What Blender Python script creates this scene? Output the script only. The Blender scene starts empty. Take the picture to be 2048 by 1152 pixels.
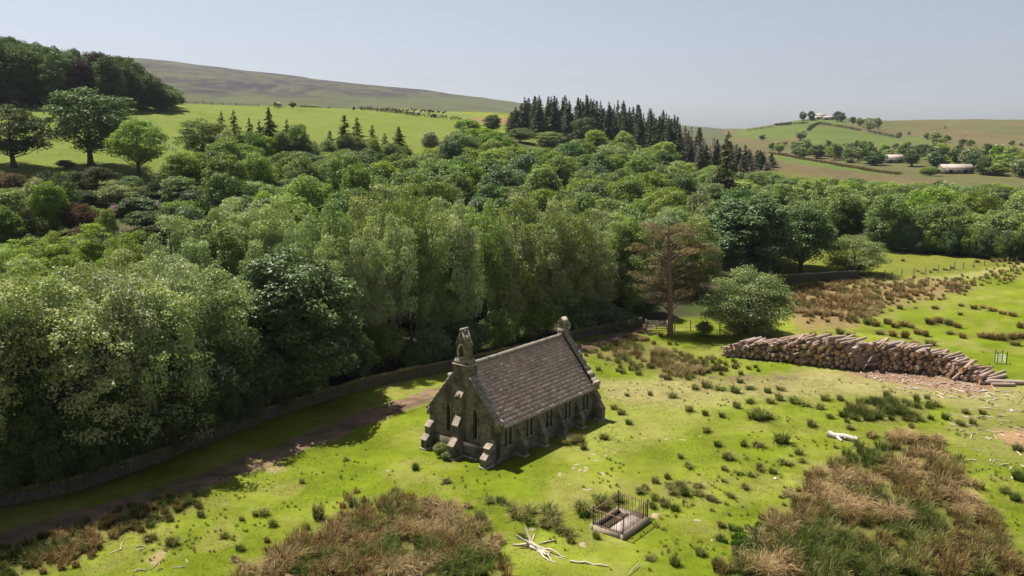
import bpy, bmesh, math, random
import numpy as np
from mathutils import Vector, Matrix
R = math.radians
rng = np.random.default_rng(7)
random.seed(7)
scene = bpy.context.scene
col = scene.collection

# ------------------------------------------------------------------ camera
F, PITCH, CH = 1657.0, 0.178, 26.0          # focal length in photo pixels (2048 wide), pitch down, height
cam = bpy.data.cameras.new('camera'); cam_o = bpy.data.objects.new('camera', cam); col.objects.link(cam_o)
cam_o.location = (0, 0, CH); cam_o.rotation_euler = (math.pi/2 - PITCH, 0, 0)
cam.sensor_fit = 'HORIZONTAL'; cam.sensor_width = 36; cam.lens = 36*F/2048
cam.clip_start = .5; cam.clip_end = 30000
scene.camera = cam_o
# ------------------------------------------------------------------ sky and sun
SUN_EL, SUN_DIR = R(60.0), (-0.735, 0.678)   # direction on the ground towards the sun
world = bpy.data.worlds.new('World'); scene.world = world; world.use_nodes = True
wn = world.node_tree; wn.nodes.clear()
sky = wn.nodes.new('ShaderNodeTexSky'); sky.sky_type = 'NISHITA'; sky.sun_disc = False
sky.sun_elevation = SUN_EL; sky.sun_rotation = math.atan2(SUN_DIR[0], SUN_DIR[1])
sky.altitude = 200; sky.air_density = 1.0; sky.dust_density = 1.3; sky.ozone_density = 2.2
bgn = wn.nodes.new('ShaderNodeBackground'); bgn.inputs[1].default_value = 0.050
won = wn.nodes.new('ShaderNodeOutputWorld')
hsn = wn.nodes.new('ShaderNodeHueSaturation'); hsn.inputs['Saturation'].default_value = .52
tint = wn.nodes.new('ShaderNodeMix'); tint.data_type = 'RGBA'; tint.blend_type = 'MULTIPLY'; tint.inputs[0].default_value = 1; tint.inputs[7].default_value = (1.02, .985, 1.045, 1)
wn.links.new(sky.outputs[0], hsn.inputs['Color']); wn.links.new(hsn.outputs[0], tint.inputs[6]); wn.links.new(tint.outputs[2], bgn.inputs[0]); wn.links.new(bgn.outputs[0], won.inputs[0])
sun = bpy.data.lights.new('sun', 'SUN'); sun.energy = 5.0; sun.angle = R(.53); sun.color = (1, .94, .82)
sun_o = bpy.data.objects.new('sun', sun); col.objects.link(sun_o)
sd = Vector((SUN_DIR[0]*math.cos(SUN_EL), SUN_DIR[1]*math.cos(SUN_EL), math.sin(SUN_EL)))
sun_o.rotation_euler = sd.to_track_quat('Z', 'Y').to_euler(); sun_o.location = (-60, 60, 90)
scene.view_settings.view_transform = 'Standard'; scene.view_settings.look = 'None'
scene.view_settings.exposure = 1.0; scene.view_settings.gamma = 1.0
scene.render.engine = 'CYCLES'
scene.cycles.max_bounces = 6; scene.cycles.diffuse_bounces = 2; scene.cycles.transmission_bounces = 3
scene.cycles.glossy_bounces = 2

# ------------------------------------------------------------------ numeric helpers
def _h(i, j, s):
    v = np.sin(i*127.1 + j*311.7 + s*74.7)*43758.5453
    return v - np.floor(v)
def vnoise(x, y, s=0):
    x = np.asarray(x, float); y = np.asarray(y, float)
    i = np.floor(x); j = np.floor(y); a = x-i; b = y-j; a = a*a*(3-2*a); b = b*b*(3-2*b)
    return (_h(i, j, s)*(1-a)+_h(i+1, j, s)*a)*(1-b) + (_h(i, j+1, s)*(1-a)+_h(i+1, j+1, s)*a)*b
def fbm(x, y, s=0, o=3):
    t = 0; w = .5; n = 0
    for k in range(o):
        t = t + w*vnoise(np.asarray(x)*2**k, np.asarray(y)*2**k, s+k*13); n += w; w *= .5
    return t/n
def sstep(a, b, x):
    t = np.clip((x-a)/(b-a), 0, 1); return t*t*(3-2*t)
CP, SP = math.cos(PITCH), math.sin(PITCH)
def ray(px, py):
    u = (px-1024)/F; v = (576-py)/F
    return np.array([u, CP+v*SP, -SP+v*CP])
def project(x, y, z):
    dz = z-CH; d = y*CP-dz*SP; up = y*SP+dz*CP
    d = np.where(d < .5, .5, d)
    return 1024+F*x/d, 576-F*up/d
def tane(py):                                  # tangent of the elevation angle of an image row
    return math.tan(-(PITCH+math.atan((py-576)/F)))
def azpx(px): return math.atan((px-1024)/F/1.016)

# ------------------------------------------------------------------ terrain height
PROF = {
 -500: [(75,0),(110,3),(150,10),(195,18),(330,38),(420,46),(700,60),(1200,110),(2500,250),(4000,240),(8000,200)],
 0:    [(75,0),(110,4),(150,11),(195,18.3),(330,38),(400,44),(700,58),(1200,105),(1800,180),(2500,243),(4000,230),(8000,200)],
 300:  [(75,0),(110,3),(150,10.5),(170,14),(200,19),(300,31),(390,41.8),(450,42.5),(700,50),(1200,96),(1800,170),(2500,236),(4000,220),(8000,180)],
 600:  [(85,0),(110,2),(160,7),(220,15),(300,26),(360,32.5),(420,41.5),(470,43),(750,52),(1200,86),(1800,145),(2500,197),(4000,180),(8000,150)],
 900:  [(100,0),(160,3),(220,9),(330,25),(460,37.5),(600,46),(700,47),(1000,60),(1600,100),(2500,158),(4000,135),(8000,120)],
 1040: [(110,0),(180,4),(250,10),(330,20),(460,33),(600,44),(700,45),(1000,52),(1600,82),(2500,130),(4000,120),(8000,100)],
 1200: [(120,0),(200,4),(300,13),(400,22),(460,27),(700,29),(1200,42),(2500,80),(4000,80),(8000,60)],
 1400: [(130,0),(200,2),(300,6),(400,14),(600,15),(1000,22),(1800,50),(2200,56),(4000,55),(8000,40)],
 1500: [(150,0),(300,1),(400,8),(480,16.5),(560,15),(700,12),(900,25),(1100,42),(1300,44),(2500,40),(8000,30)],
 1640: [(150,0),(300,0),(400,4),(470,12.5),(560,9),(640,7),(800,15.8),(1000,33.6),(1150,52.6),(1400,54),(2500,45),(8000,30)],
 1800: [(150,0),(300,0),(400,1),(480,7),(560,5),(660,9),(900,19.7),(1150,36),(1400,54),(1700,56),(8000,30)],
 2048: [(150,0),(300,-1),(400,0),(550,5.4),(800,15.8),(1100,30),(1500,52.5),(1900,54),(8000,30)],
 2700: [(150,0),(300,-1),(400,0),(550,5),(800,14),(1500,45),(8000,30)]}
AZG = np.linspace(-.9, .9, 361); LRG = np.linspace(math.log(8), math.log(8000), 320)
_c = sorted(PROF); _a = [azpx(c) for c in _c]
_rows = np.array([np.interp(LRG, [math.log(8)]+[math.log(r) for r, z in PROF[c]], [0]+[z for r, z in PROF[c]]) for c in _c])
ZG = np.array([np.interp(AZG, _a, _rows[:, k]) for k in range(len(LRG))]).T
for _ in range(6):
    P = np.pad(ZG, 2, mode='edge'); ZG = (P[:-4, 2:-2]+P[1:-3, 2:-2]+P[2:-2, 2:-2]+P[3:-1, 2:-2]+P[4:, 2:-2])/5
for _ in range(3):
    P = np.pad(ZG, 1, mode='edge'); ZG = (P[1:-1, :-2]+2*P[1:-1, 1:-1]+P[1:-1, 2:])/4
CHX, CHY, CHT = -1.315, 63.57, .906            # chapel corner and heading
UX, UY = math.cos(CHT), math.sin(CHT)
def gz(x, y):
    x = np.asarray(x, float); y = np.asarray(y, float)
    r = np.clip(np.hypot(x, y), 8.01, 7900); a = np.clip(np.arctan2(x, y), -.899, .899)
    fa = (a+.9)/1.8*360; fr = (np.log(r)-LRG[0])/(LRG[-1]-LRG[0])*319
    i = np.clip(fa.astype(int), 0, 359); j = np.clip(fr.astype(int), 0, 318); fa = fa-i; fr = fr-j
    z = (ZG[i, j]*(1-fa)+ZG[i+1, j]*fa)*(1-fr)+(ZG[i, j+1]*(1-fa)+ZG[i+1, j+1]*fa)*fr
    lx = (x-CHX)*UX+(y-CHY)*UY; ly = -(x-CHX)*UY+(y-CHY)*UX
    dch = np.hypot(np.maximum(np.abs(lx-7.5)-7.5, 0), np.maximum(np.abs(ly-4.5)-5, 0))
    damp = sstep(.5, 9, dch)*sstep(0, 5, np.hypot(x-7.7, y-53.3)-2.5)
    n = (fbm(x/11, y/11, 3, 2)-.5)*.55*damp + (fbm(x/1.7, y/1.7, 5, 2)-.5)*.11*(.35+.65*damp)
    n = n + sstep(400, 1200, r)*(fbm(x/160, y/160, 9, 3)-.5)*14
    return z+n
def gp(x, y): return float(gz(x, y))
def hit(px, py):                               # where the line of sight through a pixel meets the terrain
    d = ray(px, py); t = np.geomspace(20, 7000, 2600)
    X = d[0]*t; Y = d[1]*t; Z = CH+d[2]*t; g = gz(X, Y); k = np.nonzero(Z < g)[0]
    k = k[0] if len(k) else len(t)-1
    a = t[max(k-1, 0)]; b = t[k]
    for _ in range(18):
        m = (a+b)/2
        if CH+d[2]*m < gp(d[0]*m, d[1]*m): b = m
        else: a = m
    return Vector((d[0]*b, d[1]*b, gp(d[0]*b, d[1]*b)))
def at(px, r):
    a = azpx(px); x = r*math.sin(a); y = r*math.cos(a); return Vector((x, y, gp(x, y)))

# ------------------------------------------------------------------ object helpers
def tag(o, label=None, cat=None, group=None, kind=None):
    if label: o['label'] = label
    if cat: o['category'] = cat
    if group: o['group'] = group
    if kind: o['kind'] = kind
    return o
def link(name, me, parent=None, mat=None):
    o = bpy.data.objects.new(name, me); col.objects.link(o)
    if parent is not None: o.parent = parent
    if mat is not None and me is not None:
        if len(me.materials) == 0: me.materials.append(mat)
        elif me.materials[0] is not mat:
            o.material_slots[0].link = 'OBJECT'; o.material_slots[0].material = mat
    return o
def empty(name, loc=(0, 0, 0), rz=0, parent=None):
    o = bpy.data.objects.new(name, None); col.objects.link(o); o.location = loc; o.rotation_euler = (0, 0, rz)
    o.empty_display_size = .3
    if parent is not None: o.parent = parent
    return o
def mesh_np(name, V, Q=None, T=None, attrs=None, smooth=False, midx=None):
    V = np.asarray(V, np.float32); me = bpy.data.meshes.new(name)
    Q = np.zeros((0, 4), int) if Q is None else np.asarray(Q, int).reshape(-1, 4)
    T = np.zeros((0, 3), int) if T is None else np.asarray(T, int).reshape(-1, 3)
    me.vertices.add(len(V)); me.vertices.foreach_set('co', V.ravel())
    lv = np.concatenate([Q.ravel(), T.ravel()]); me.loops.add(len(lv)); me.loops.foreach_set('vertex_index', lv.astype(np.int32))
    nf = len(Q)+len(T); me.polygons.add(nf)
    st = np.concatenate([np.arange(len(Q))*4, len(Q)*4+np.arange(len(T))*3]).astype(np.int32)
    me.polygons.foreach_set('loop_start', st)
    me.polygons.foreach_set('loop_total', np.concatenate([np.full(len(Q), 4), np.full(len(T), 3)]).astype(np.int32))
    if smooth: me.polygons.foreach_set('use_smooth', np.ones(nf, bool))
    if midx is not None: me.polygons.foreach_set('material_index', np.asarray(midx, np.int32))
    for k, a in (attrs or {}).items():
        a = np.asarray(a, np.float32)
        if a.ndim == 1:
            at_ = me.attributes.new(k, 'FLOAT', 'POINT'); at_.data.foreach_set('value', a)
        else:
            at_ = me.attributes.new(k, 'FLOAT_COLOR', 'POINT')
            at_.data.foreach_set('color', np.concatenate([a, np.ones((len(a), 1), np.float32)], 1).ravel())
    me.update(calc_edges=True); return me
class MB:                                      # collects shapes, then links them as ONE mesh object
    def __init__(s): s.v = []; s.q = []; s.t = []; s.n = 0; s.qm = []; s.tm = []
    def add(s, V, Q=(), T=(), m=0):
        V = np.asarray(V, float); s.v.append(V)
        for f in Q: s.q.append([i+s.n for i in f]); s.qm.append(m)
        for f in T: s.t.append([i+s.n for i in f]); s.tm.append(m)
        s.n += len(V); return s
    def hexa(s, P, m=0):                       # 8 points: bottom 4 ccw, top 4 ccw
        return s.add(P, [(3, 2, 1, 0), (4, 5, 6, 7), (0, 1, 5, 4), (1, 2, 6, 5), (2, 3, 7, 6), (3, 0, 4, 7)], m=m)
    def box(s, x0, x1, y0, y1, z0, z1, m=0, jit=0):
        P = np.array([[x0, y0, z0], [x1, y0, z0], [x1, y1, z0], [x0, y1, z0], [x0, y0, z1], [x1, y0, z1], [x1, y1, z1], [x0, y1, z1]], float)
        if jit: P = P+rng.uniform(-jit, jit, P.shape)
        return s.hexa(P, m)
    def prism(s, poly, d, axis='x', a=0, m=0): # polygon of (p,q) swept along an axis from a to a+d
        n = len(poly); f = {'x': lambda p, q, t: (t, p, q), 'y': lambda p, q, t: (p, t, q), 'z': lambda p, q, t: (p, q, t)}[axis]
        V = [f(p, q, a) for p, q in poly]+[f(p, q, a+d) for p, q in poly]
        Q = [(i, (i+1) % n, (i+1) % n+n, i+n) for i in range(n)]
        T = [(0, i+1, i) for i in range(1, n-1)]+[(n, n+i, n+i+1) for i in range(1, n-1)]
        return s.add(V, Q, T, m)
    def tube(s, P, rad, k=6, m=0, cap=True, mcap=None):
        P = np.asarray(P, float); n = len(P); rad = np.broadcast_to(rad, n)
        V = []
        for i in range(n):
            t = P[min(i+1, n-1)]-P[max(i-1, 0)]; t = t/(np.linalg.norm(t)+1e-9)
            a = np.cross(t, [0, 0, 1.] if abs(t[2]) < .9 else [1., 0, 0]); a /= np.linalg.norm(a); b = np.cross(t, a)
            for j in range(k):
                w = 2*math.pi*j/k; V.append(P[i]+rad[i]*(math.cos(w)*a+math.sin(w)*b))
        Q = [(i*k+j, i*k+(j+1) % k, (i+1)*k+(j+1) % k, (i+1)*k+j) for i in range(n-1) for j in range(k)]
        s.add(V, Q, m=m)
        if cap:
            mc = m if mcap is None else mcap
            s.add(V[:k], T=[(0, j+1, j) for j in range(1, k-1)], m=mc); s.add(V[-k:], T=[(0, j, j+1) for j in range(1, k-1)], m=mc)
        return s
    def mesh(s, name, smooth=False, attrs=None):
        me = mesh_np(name, np.concatenate(s.v), s.q or None, s.t or None, smooth=smooth, midx=s.qm+s.tm, attrs=attrs)
        return me
    def build(s, name, mat, parent=None, smooth=False, fixn=True):
        me = s.mesh(name, smooth)
        if fixn:
            b = bmesh.new(); b.from_mesh(me); bmesh.ops.recalc_face_normals(b, faces=b.faces); b.to_mesh(me); b.free()
        for m in (mat if isinstance(mat, (list, tuple)) else [mat]):
            if m: me.materials.append(m)
        return link(name, me, parent)

# ------------------------------------------------------------------ materials
class NT:
    def __init__(s, name):
        s.m = bpy.data.materials.new(name); s.m.use_nodes = True; s.t = s.m.node_tree; s.t.nodes.clear()
        s.out = s.t.nodes.new('ShaderNodeOutputMaterial')
    def n(s, typ, **kw):
        nd = s.t.nodes.new('ShaderNode'+typ)
        for k, v in kw.items():
            if k[0] == 'i':
                key = k[1:]; sk = nd.inputs[int(key)] if key.isdigit() else nd.inputs[key.replace('_', ' ')]
                s.put(sk, v)
            else: setattr(nd, k, v)
        return nd
    def put(s, sk, v):
        if isinstance(v, bpy.types.NodeSocket): s.t.links.new(v, sk)
        elif isinstance(v, bpy.types.Node): s.t.links.new(v.outputs[0], sk)
        else:
            if hasattr(sk.default_value, '__len__') and len(sk.default_value) == 4 and len(v) == 3: v = (*v, 1)
            sk.default_value = v
    def mix(s, f, a, b, mode='MIX'):
        nd = s.t.nodes.new('ShaderNodeMix'); nd.data_type = 'RGBA'; nd.blend_type = mode
        s.put(nd.inputs[0], f); s.put(nd.inputs[6], a); s.put(nd.inputs[7], b); return nd.outputs[2]
    def math(s, op, a, b=0.0, clamp=False):
        nd = s.t.nodes.new('ShaderNodeMath'); nd.operation = op; nd.use_clamp = clamp
        s.put(nd.inputs[0], a); s.put(nd.inputs[1], b); return nd.outputs[0]
    def ramp(s, f, stops):
        nd = s.t.nodes.new('ShaderNodeValToRGB'); s.put(nd.inputs[0], f); e = nd.color_ramp.elements
        while len(e) < len(stops): e.new(.5)
        for q, (p, c) in zip(e, stops): q.position = p; q.color = (*c, 1) if len(c) == 3 else c
        return nd.outputs[0]
    def noise(s, scale, detail=3, rough=.55, vec=None, dist=0.0):
        nd = s.t.nodes.new('ShaderNodeTexNoise'); nd.inputs['Scale'].default_value = scale
        nd.inputs['Detail'].default_value = detail; nd.inputs['Roughness'].default_value = rough
        nd.inputs['Distortion'].default_value = dist
        if vec is not None: s.put(nd.inputs['Vector'], vec)
        return nd.outputs[0]
    def coord(s, k='Object'): return s.n('TexCoord').outputs[k]
    def attr(s, name, k='Fac'): return s.n('Attribute', attribute_name=name).outputs[k]
    def done(s, sh): s.t.links.new(sh.outputs[0] if isinstance(sh, bpy.types.Node) else sh, s.out.inputs[0]); return s.m
def bump(N, h, st=.5, dist=.05): return N.n('Bump', iStrength=st, iDistance=dist, iHeight=h).outputs[0]

def m_leaf(name, a, b, var=.35, trans=.38, gloss=.05, tint=(1.12, 1.18, .5)):
    N = NT(name); rnd = N.attr('rnd'); orr = N.n('ObjectInfo').outputs['Random']
    c = N.mix(rnd, a, b)
    big = N.noise(.55, 2, .5, N.coord())
    c = N.mix(N.math('MULTIPLY', N.math('SUBTRACT', big, .35), .9, True), c, N.mix(.5, b, (b[0]*1.35, b[1]*1.25, b[2]*1.0)))
    hs = N.n('HueSaturation', iHue=N.math('ADD', N.math('MULTIPLY', N.math('SUBTRACT', orr, .5), .034), .494),
             iSaturation=N.math('ADD', N.math('MULTIPLY', N.math('FRACT', N.math('MULTIPLY', orr, 7.3)), -.35), 1.08),
             iValue=N.math('ADD', N.math('MULTIPLY', N.math('FRACT', N.math('MULTIPLY', orr, 3.7)), var), 1-var*.5), iColor=c)
    d = N.n('BsdfDiffuse', iColor=hs)
    tc = N.mix(1.0, hs.outputs[0], tint, 'MULTIPLY')
    tr = N.n('BsdfTranslucent', iColor=tc)
    mx = N.n('MixShader', i0=trans, i1=d.outputs[0], i2=tr.outputs[0])
    gloss *= .4
    if gloss:
        g = N.n('BsdfGlossy', iColor=(1, 1, 1), iRoughness=.5)
        mx = N.n('MixShader', i0=gloss, i1=mx.outputs[0], i2=g.outputs[0])
    return N.done(mx)
def m_simple(name, a, b, scale=6, rough=.85, bst=.4, bd=.03, detail=4, third=None, objvar=.0):
    N = NT(name); co = N.coord(); n = N.noise(scale, detail, .6, co)
    c = N.ramp(n, [(.3, a), (.7, b)])
    if third is not None: c = N.mix(N.ramp(N.noise(scale*.37, 3, .6, co), [(.52, (0, 0, 0)), (.62, (1, 1, 1))]), c, third)
    if objvar:
        c = N.n('HueSaturation', iValue=N.math('ADD', N.math('MULTIPLY', N.n('ObjectInfo').outputs['Random'], objvar), 1-objvar/2), iColor=c).outputs[0]
    p = N.n('BsdfPrincipled', iBase_Color=c, iRoughness=rough, iNormal=bump(N, N.noise(scale*3, 4, .65, co), bst, bd))
    p.inputs['Specular IOR Level'].default_value = .25
    return N.done(p)
def m_ground():
    N = NT('ground_material'); co = N.coord('Generated'); geo = N.n('NewGeometry').outputs['Position']
    c = N.attr('Col', 'Color')
    n1 = N.noise(1.1, 5, .62, geo); n2 = N.noise(7.5, 4, .65, geo); n3 = N.noise(.16, 3, .5, geo)
    f = N.math('ADD', N.math('ADD', N.math('MULTIPLY', n1, .75), N.math('MULTIPLY', n2, .85)), N.math('MULTIPLY', n3, .45))
    v = N.math('ADD', N.math('MULTIPLY', N.math('SUBTRACT', f, 1.02), 1.15), 1.0)
    hs = N.n('HueSaturation', iHue=N.math('ADD', N.math('MULTIPLY', N.math('SUBTRACT', n1, .5), .06), .5), iValue=v, iColor=c)
    p = N.n('BsdfPrincipled', iBase_Color=hs.outputs[0], iRoughness=.95, iNormal=bump(N, N.math('ADD', n2, N.noise(22, 3, .7, geo)), .8, .06))
    p.inputs['Specular IOR Level'].default_value = .08
    return N.done(p)
def m_masonry(name, a, b, mortar, dark):
    N = NT(name); co = N.coord()
    geo = N.n('NewGeometry').outputs['Normal']
    sx = N.n('SeparateXYZ', i0=co); nx = N.n('SeparateXYZ', i0=N.n('VectorTransform', vector_type='NORMAL', convert_from='WORLD', convert_to='OBJECT', iVector=geo).outputs[0])
    isx = N.math('GREATER_THAN', N.math('ABSOLUTE', nx.outputs[0]), .6)
    u = N.math('ADD', N.math('MULTIPLY', sx.outputs[1], isx), N.math('MULTIPLY', sx.outputs[0], N.math('SUBTRACT', 1.0, isx)))
    vec = N.n('CombineXYZ', iX=u, iY=sx.outputs[2]).outputs[0]
    wob = N.n('MixRGB', i0=.03, i1=vec, i2=N.n('TexNoise', iScale=2.5).outputs[1]).outputs[0]
    br = N.n('TexBrick', iVector=wob, iColor1=a, iColor2=b, iMortar=mortar, iScale=1.0, iMortar_Size=.016, iMortar_Smooth=.3, iBias=-.1)
    br.inputs['Brick Width'].default_value = .46; br.inputs['Row Height'].default_value = .19
    st = N.ramp(N.noise(.9, 4, .65, co), [(.42, (0, 0, 0)), (.62, (1, 1, 1))])
    c = N.mix(N.math('MULTIPLY', st, .8), br.outputs[0], dark)
    li = N.ramp(N.noise(6, 3, .7, co), [(.66, (0, 0, 0)), (.74, (1, 1, 1))])
    c = N.mix(N.math('MULTIPLY', li, .5), c, (.30, .28, .22))
    c = N.mix(.45, c, N.ramp(N.noise(14, 3, .7, co), [(.25, (.35, .35, .35)), (.75, (1, 1, 1))]), 'MULTIPLY')
    h = N.math('ADD', N.math('MULTIPLY', br.outputs[1], -1.0), N.math('MULTIPLY', N.noise(9, 4, .7, co), .9))
    p = N.n('BsdfPrincipled', iBase_Color=c, iRoughness=.92, iNormal=bump(N, h, .9, .05))
    p.inputs['Specular IOR Level'].default_value = .15
    return N.done(p)
def m_slate(name):
    N = NT(name); co = N.coord(); orr = N.n('ObjectInfo').outputs['Random']; isl = N.attr('rnd')
    k = N.math('FRACT', N.math('ADD', N.math('MULTIPLY', orr, 5.3), isl))
    c = N.ramp(k, [(0, (.33, .225, .19)), (.35, (.42, .30, .255)), (.6, (.48, .36, .295)), (.85, (.38, .30, .26)), (1, (.54, .45, .35))])
    geo = N.n('NewGeometry').outputs['Position']
    c = N.mix(N.ramp(N.noise(5, 4, .7, geo), [(.55, (0, 0, 0)), (.68, (.8, .8, .8))]), c, (.42, .38, .28))
    c = N.mix(N.ramp(N.noise(.7, 3, .6, geo), [(.45, (0, 0, 0)), (.7, (.6, .6, .6))]), c, (.28, .22, .195))
    p = N.n('BsdfPrincipled', iBase_Color=c, iRoughness=.8, iNormal=bump(N, N.noise(16, 4, .7, geo), .5, .02))
    p.inputs['Specular IOR Level'].default_value = .3
    return N.done(p)
def m_blade(name, base, mid, tip, straw, trans=.25):
    N = NT(name); t = N.attr('t'); rnd = N.attr('rnd'); orr = N.n('ObjectInfo').outputs['Random']
    c = N.ramp(t, [(0, base), (.45, mid), (1, tip)])
    c = N.mix(N.math('GREATER_THAN', rnd, .68), c, N.mix(t, mid, straw))
    hs = N.n('HueSaturation', iHue=N.math('ADD', N.math('MULTIPLY', orr, .024), .488),
             iValue=N.math('ADD', N.math('MULTIPLY', N.math('FRACT', N.math('MULTIPLY', orr, 5.1)), .5), .75), iColor=c)
    d = N.n('BsdfDiffuse', iColor=hs); tr = N.n('BsdfTranslucent', iColor=hs)
    return N.done(N.n('MixShader', i0=trans, i1=d.outputs[0], i2=tr.outputs[0]))

M = {}
M['ground'] = m_ground()
M['birch'] = m_leaf('birch_leaves', (.16, .235, .065), (.31, .405, .155), .42, .28, .06)
M['birch_pale'] = m_leaf('pale_willow_leaves', (.21, .265, .10), (.36, .42, .19), .35, .26, .06)
M['sycamore'] = m_leaf('sycamore_leaves', (0.046, 0.097, 0.024), (0.101, 0.182, 0.038), .25, 0.29, .07)
M['oak'] = m_leaf('oak_leaves', (0.098, 0.165, 0.033), (0.188, 0.270, 0.053), .45, 0.33, .04)
M['fresh'] = m_leaf('fresh_leaves', (0.135, 0.223, 0.030), (0.230, 0.331, 0.046), .35, 0.37, .04)
M['grey'] = m_leaf('grey_willow_leaves', (0.175, 0.213, 0.094), (0.300, 0.331, 0.163), .25, 0.29, .05)
M['hawthorn'] = m_leaf('hawthorn_leaves', (.085, .14, .03), (.19, .25, .06), .25, 0.32, .05)
M['dark'] = m_leaf('dark_leaves', (0.039, 0.072, 0.018), (0.078, 0.124, 0.026), .3, 0.29, .04)
M['copper'] = m_leaf('copper_leaves', (0.035, 0.012, 0.016), (0.060, 0.020, 0.025), .3, 0.19, .04)
M['spruce'] = m_leaf('spruce_needles', (.045, .075, .034), (.095, .135, .058), .5, 0.11, .04)
M['larch'] = m_leaf('larch_needles', (0.090, 0.102, 0.031), (0.144, 0.138, 0.048), .3, 0.29, .03)
M['deadwood'] = m_leaf('dead_larch_twigs', (.22, .165, .145), (.33, .265, .235), .3, 0.10, .0)
M['pine'] = m_leaf('pine_needles', (.085, .095, .026), (.19, .135, .045), .2, 0.21, .03)
M['flower'] = m_leaf('mauve_blossom', (0.300, 0.170, 0.250), (0.420, 0.270, 0.360), .3, 0.29, .02, (1, 1, 1))
M['white_flower'] = m_leaf('white_blossom', (0.450, 0.470, 0.360), (0.620, 0.620, 0.500), .2, 0.29, .02, (1, 1, 1))
M['hedge'] = m_leaf('hedge_leaves', (0.035, 0.055, 0.018), (0.070, 0.090, 0.030), .4, 0.24, .03)
M['heather_hedge'] = m_leaf('brown_rough_growth', (0.080, 0.055, 0.030), (0.140, 0.095, 0.050), .4, 0.19, .0)
M['bark'] = m_simple('tree_bark', (.045, .038, .028), (.10, .085, .065), 5, .9, .6, .05)
M['birch_bark'] = m_simple('birch_bark', (.10, .09, .075), (.26, .24, .21), 3, .85, .4, .03)
M['pine_bark'] = m_simple('pine_bark', (.15, .09, .062), (.25, .165, .12), 4, .9, .7, .05)
M['stone'] = m_masonry('chapel_masonry', (.31, .26, .19), (.20, .168, .125), (.21, .185, .145), (.075, .066, .054))
M['dressed'] = m_simple('dressed_stone', (.17, .145, .11), (.29, .25, .195), 5, .9, .35, .02, third=(.09, .08, .065))
M['weathering'] = m_simple('sunlit_ledge_stone', (.25, .205, .16), (.36, .30, .24), 5, .9, .35, .02, third=(.18, .16, .12), objvar=.2)  # paler than the dressed stone: sunlight on the ledges put into the colour
M['coping'] = m_simple('coping_stone', (.20, .175, .14), (.30, .265, .21), 4, .9, .4, .02, third=(.15, .135, .11), objvar=.12)
M['pane'] = m_simple('dark_window_board', (.012, .012, .012), (.022, .021, .02), 3, .35, .2, .01)
M['slate'] = m_slate('stone_slates')
M['lead'] = m_simple('roof_deck', (.05, .04, .035), (.07, .06, .05), 3)
M['pale_foot'] = m_simple('pale_footing', (.25, .235, .2), (.5, .48, .44), 5, .9, .3, .02)  # pale stone for the footings and buttress feet
M['iron'] = m_simple('rusty_iron', (.035, .018, .012), (.11, .055, .035), 9, .75, .4, .01)
M['rust'] = m_simple('rusted_rail', (.20, .115, .075), (.33, .22, .155), 9, .8, .4, .01)
M['slab'] = m_simple('grave_slab', (.28, .23, .20), (.40, .345, .30), 4, .85, .3, .01, third=(.15, .14, .12))
M['soil'] = m_simple('dark_soil', (.035, .026, .016), (.075, .058, .034), 6, .95, .7, .06)
M['kerb'] = m_simple('grave_kerb', (.21, .165, .115), (.36, .30, .22), 6, .9, .4, .02)
M['wallstone'] = m_simple('dry_wall_stone', (.07, .058, .042), (.15, .125, .095), 3, .95, .6, .04, third=(.10, .11, .025))
M['moss'] = m_simple('mossy_coping', (.11, .10, .045), (.20, .175, .045), 3, .95, .6, .04, third=(.13, .11, .085), objvar=.4)
M['wood'] = m_simple('weathered_wood', (.20, .18, .15), (.33, .30, .26), 5, .85, .4, .01)
M['white_wood'] = m_simple('bleached_wood', (.42, .385, .33), (.58, .54, .48), 4, .85, .5, .02, third=(.33, .28, .22))
M['stick'] = m_simple('bleached_sticks', (.34, .29, .22), (.50, .44, .36), 5, .9, .4, .01, objvar=.4)
M['molesoil'] = m_simple('pale_dry_soil', (.23, .175, .11), (.32, .25, .175), 5, .95, .6, .03)
M['roof_tile'] = m_simple('barn_roof', (.26, .215, .185), (.36, .31, .27), .5, .85, .2, .03)
M['barnwall'] = m_simple('barn_wall', (.16, .14, .115), (.24, .21, .175), .6, .9, .3, .03)
M['white'] = m_simple('white_render', (.62, .61, .58), (.75, .74, .71), .8, .9, .2, .02)
M['dark_open'] = m_simple('dark_opening', (.012, .011, .01), (.02, .019, .018), 1)
M['cow'] = m_simple('black_cattle', (.015, .012, .011), (.035, .028, .024), 2, .8, .2, .01)
M['rush'] = m_blade('rush_blades', (.075, .12, .022), (.11, .145, .030), (.20, .145, .06), (.36, .28, .15))
M['rush_brown'] = m_blade('brown_rush_blades', (.09, .10, .022), (.15, .10, .034), (.235, .145, .058), (.44, .33, .165))
M['rush_green'] = m_blade('green_rush_blades', (.05, .095, .015), (.075, .13, .02), (.12, .13, .035), (.21, .17, .07))
M['rush_straw'] = m_blade('straw_rush_blades', (.11, .105, .035), (.22, .165, .075), (.33, .24, .125), (.44, .34, .19))
M['grass'] = m_blade('grass_blades', (.12, .16, .012), (.16, .20, .02), (.20, .235, .035), (.24, .23, .07), .45)
M['dry_grass'] = m_blade('dry_grass_blades', (.12, .14, .03), (.19, .185, .06), (.27, .24, .11), (.33, .28, .15), .35)
M['lush'] = m_blade('lush_grass_blades', (.025, .075, .010), (.045, .12, .014), (.075, .16, .02), (.09, .16, .025), .35)
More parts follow.
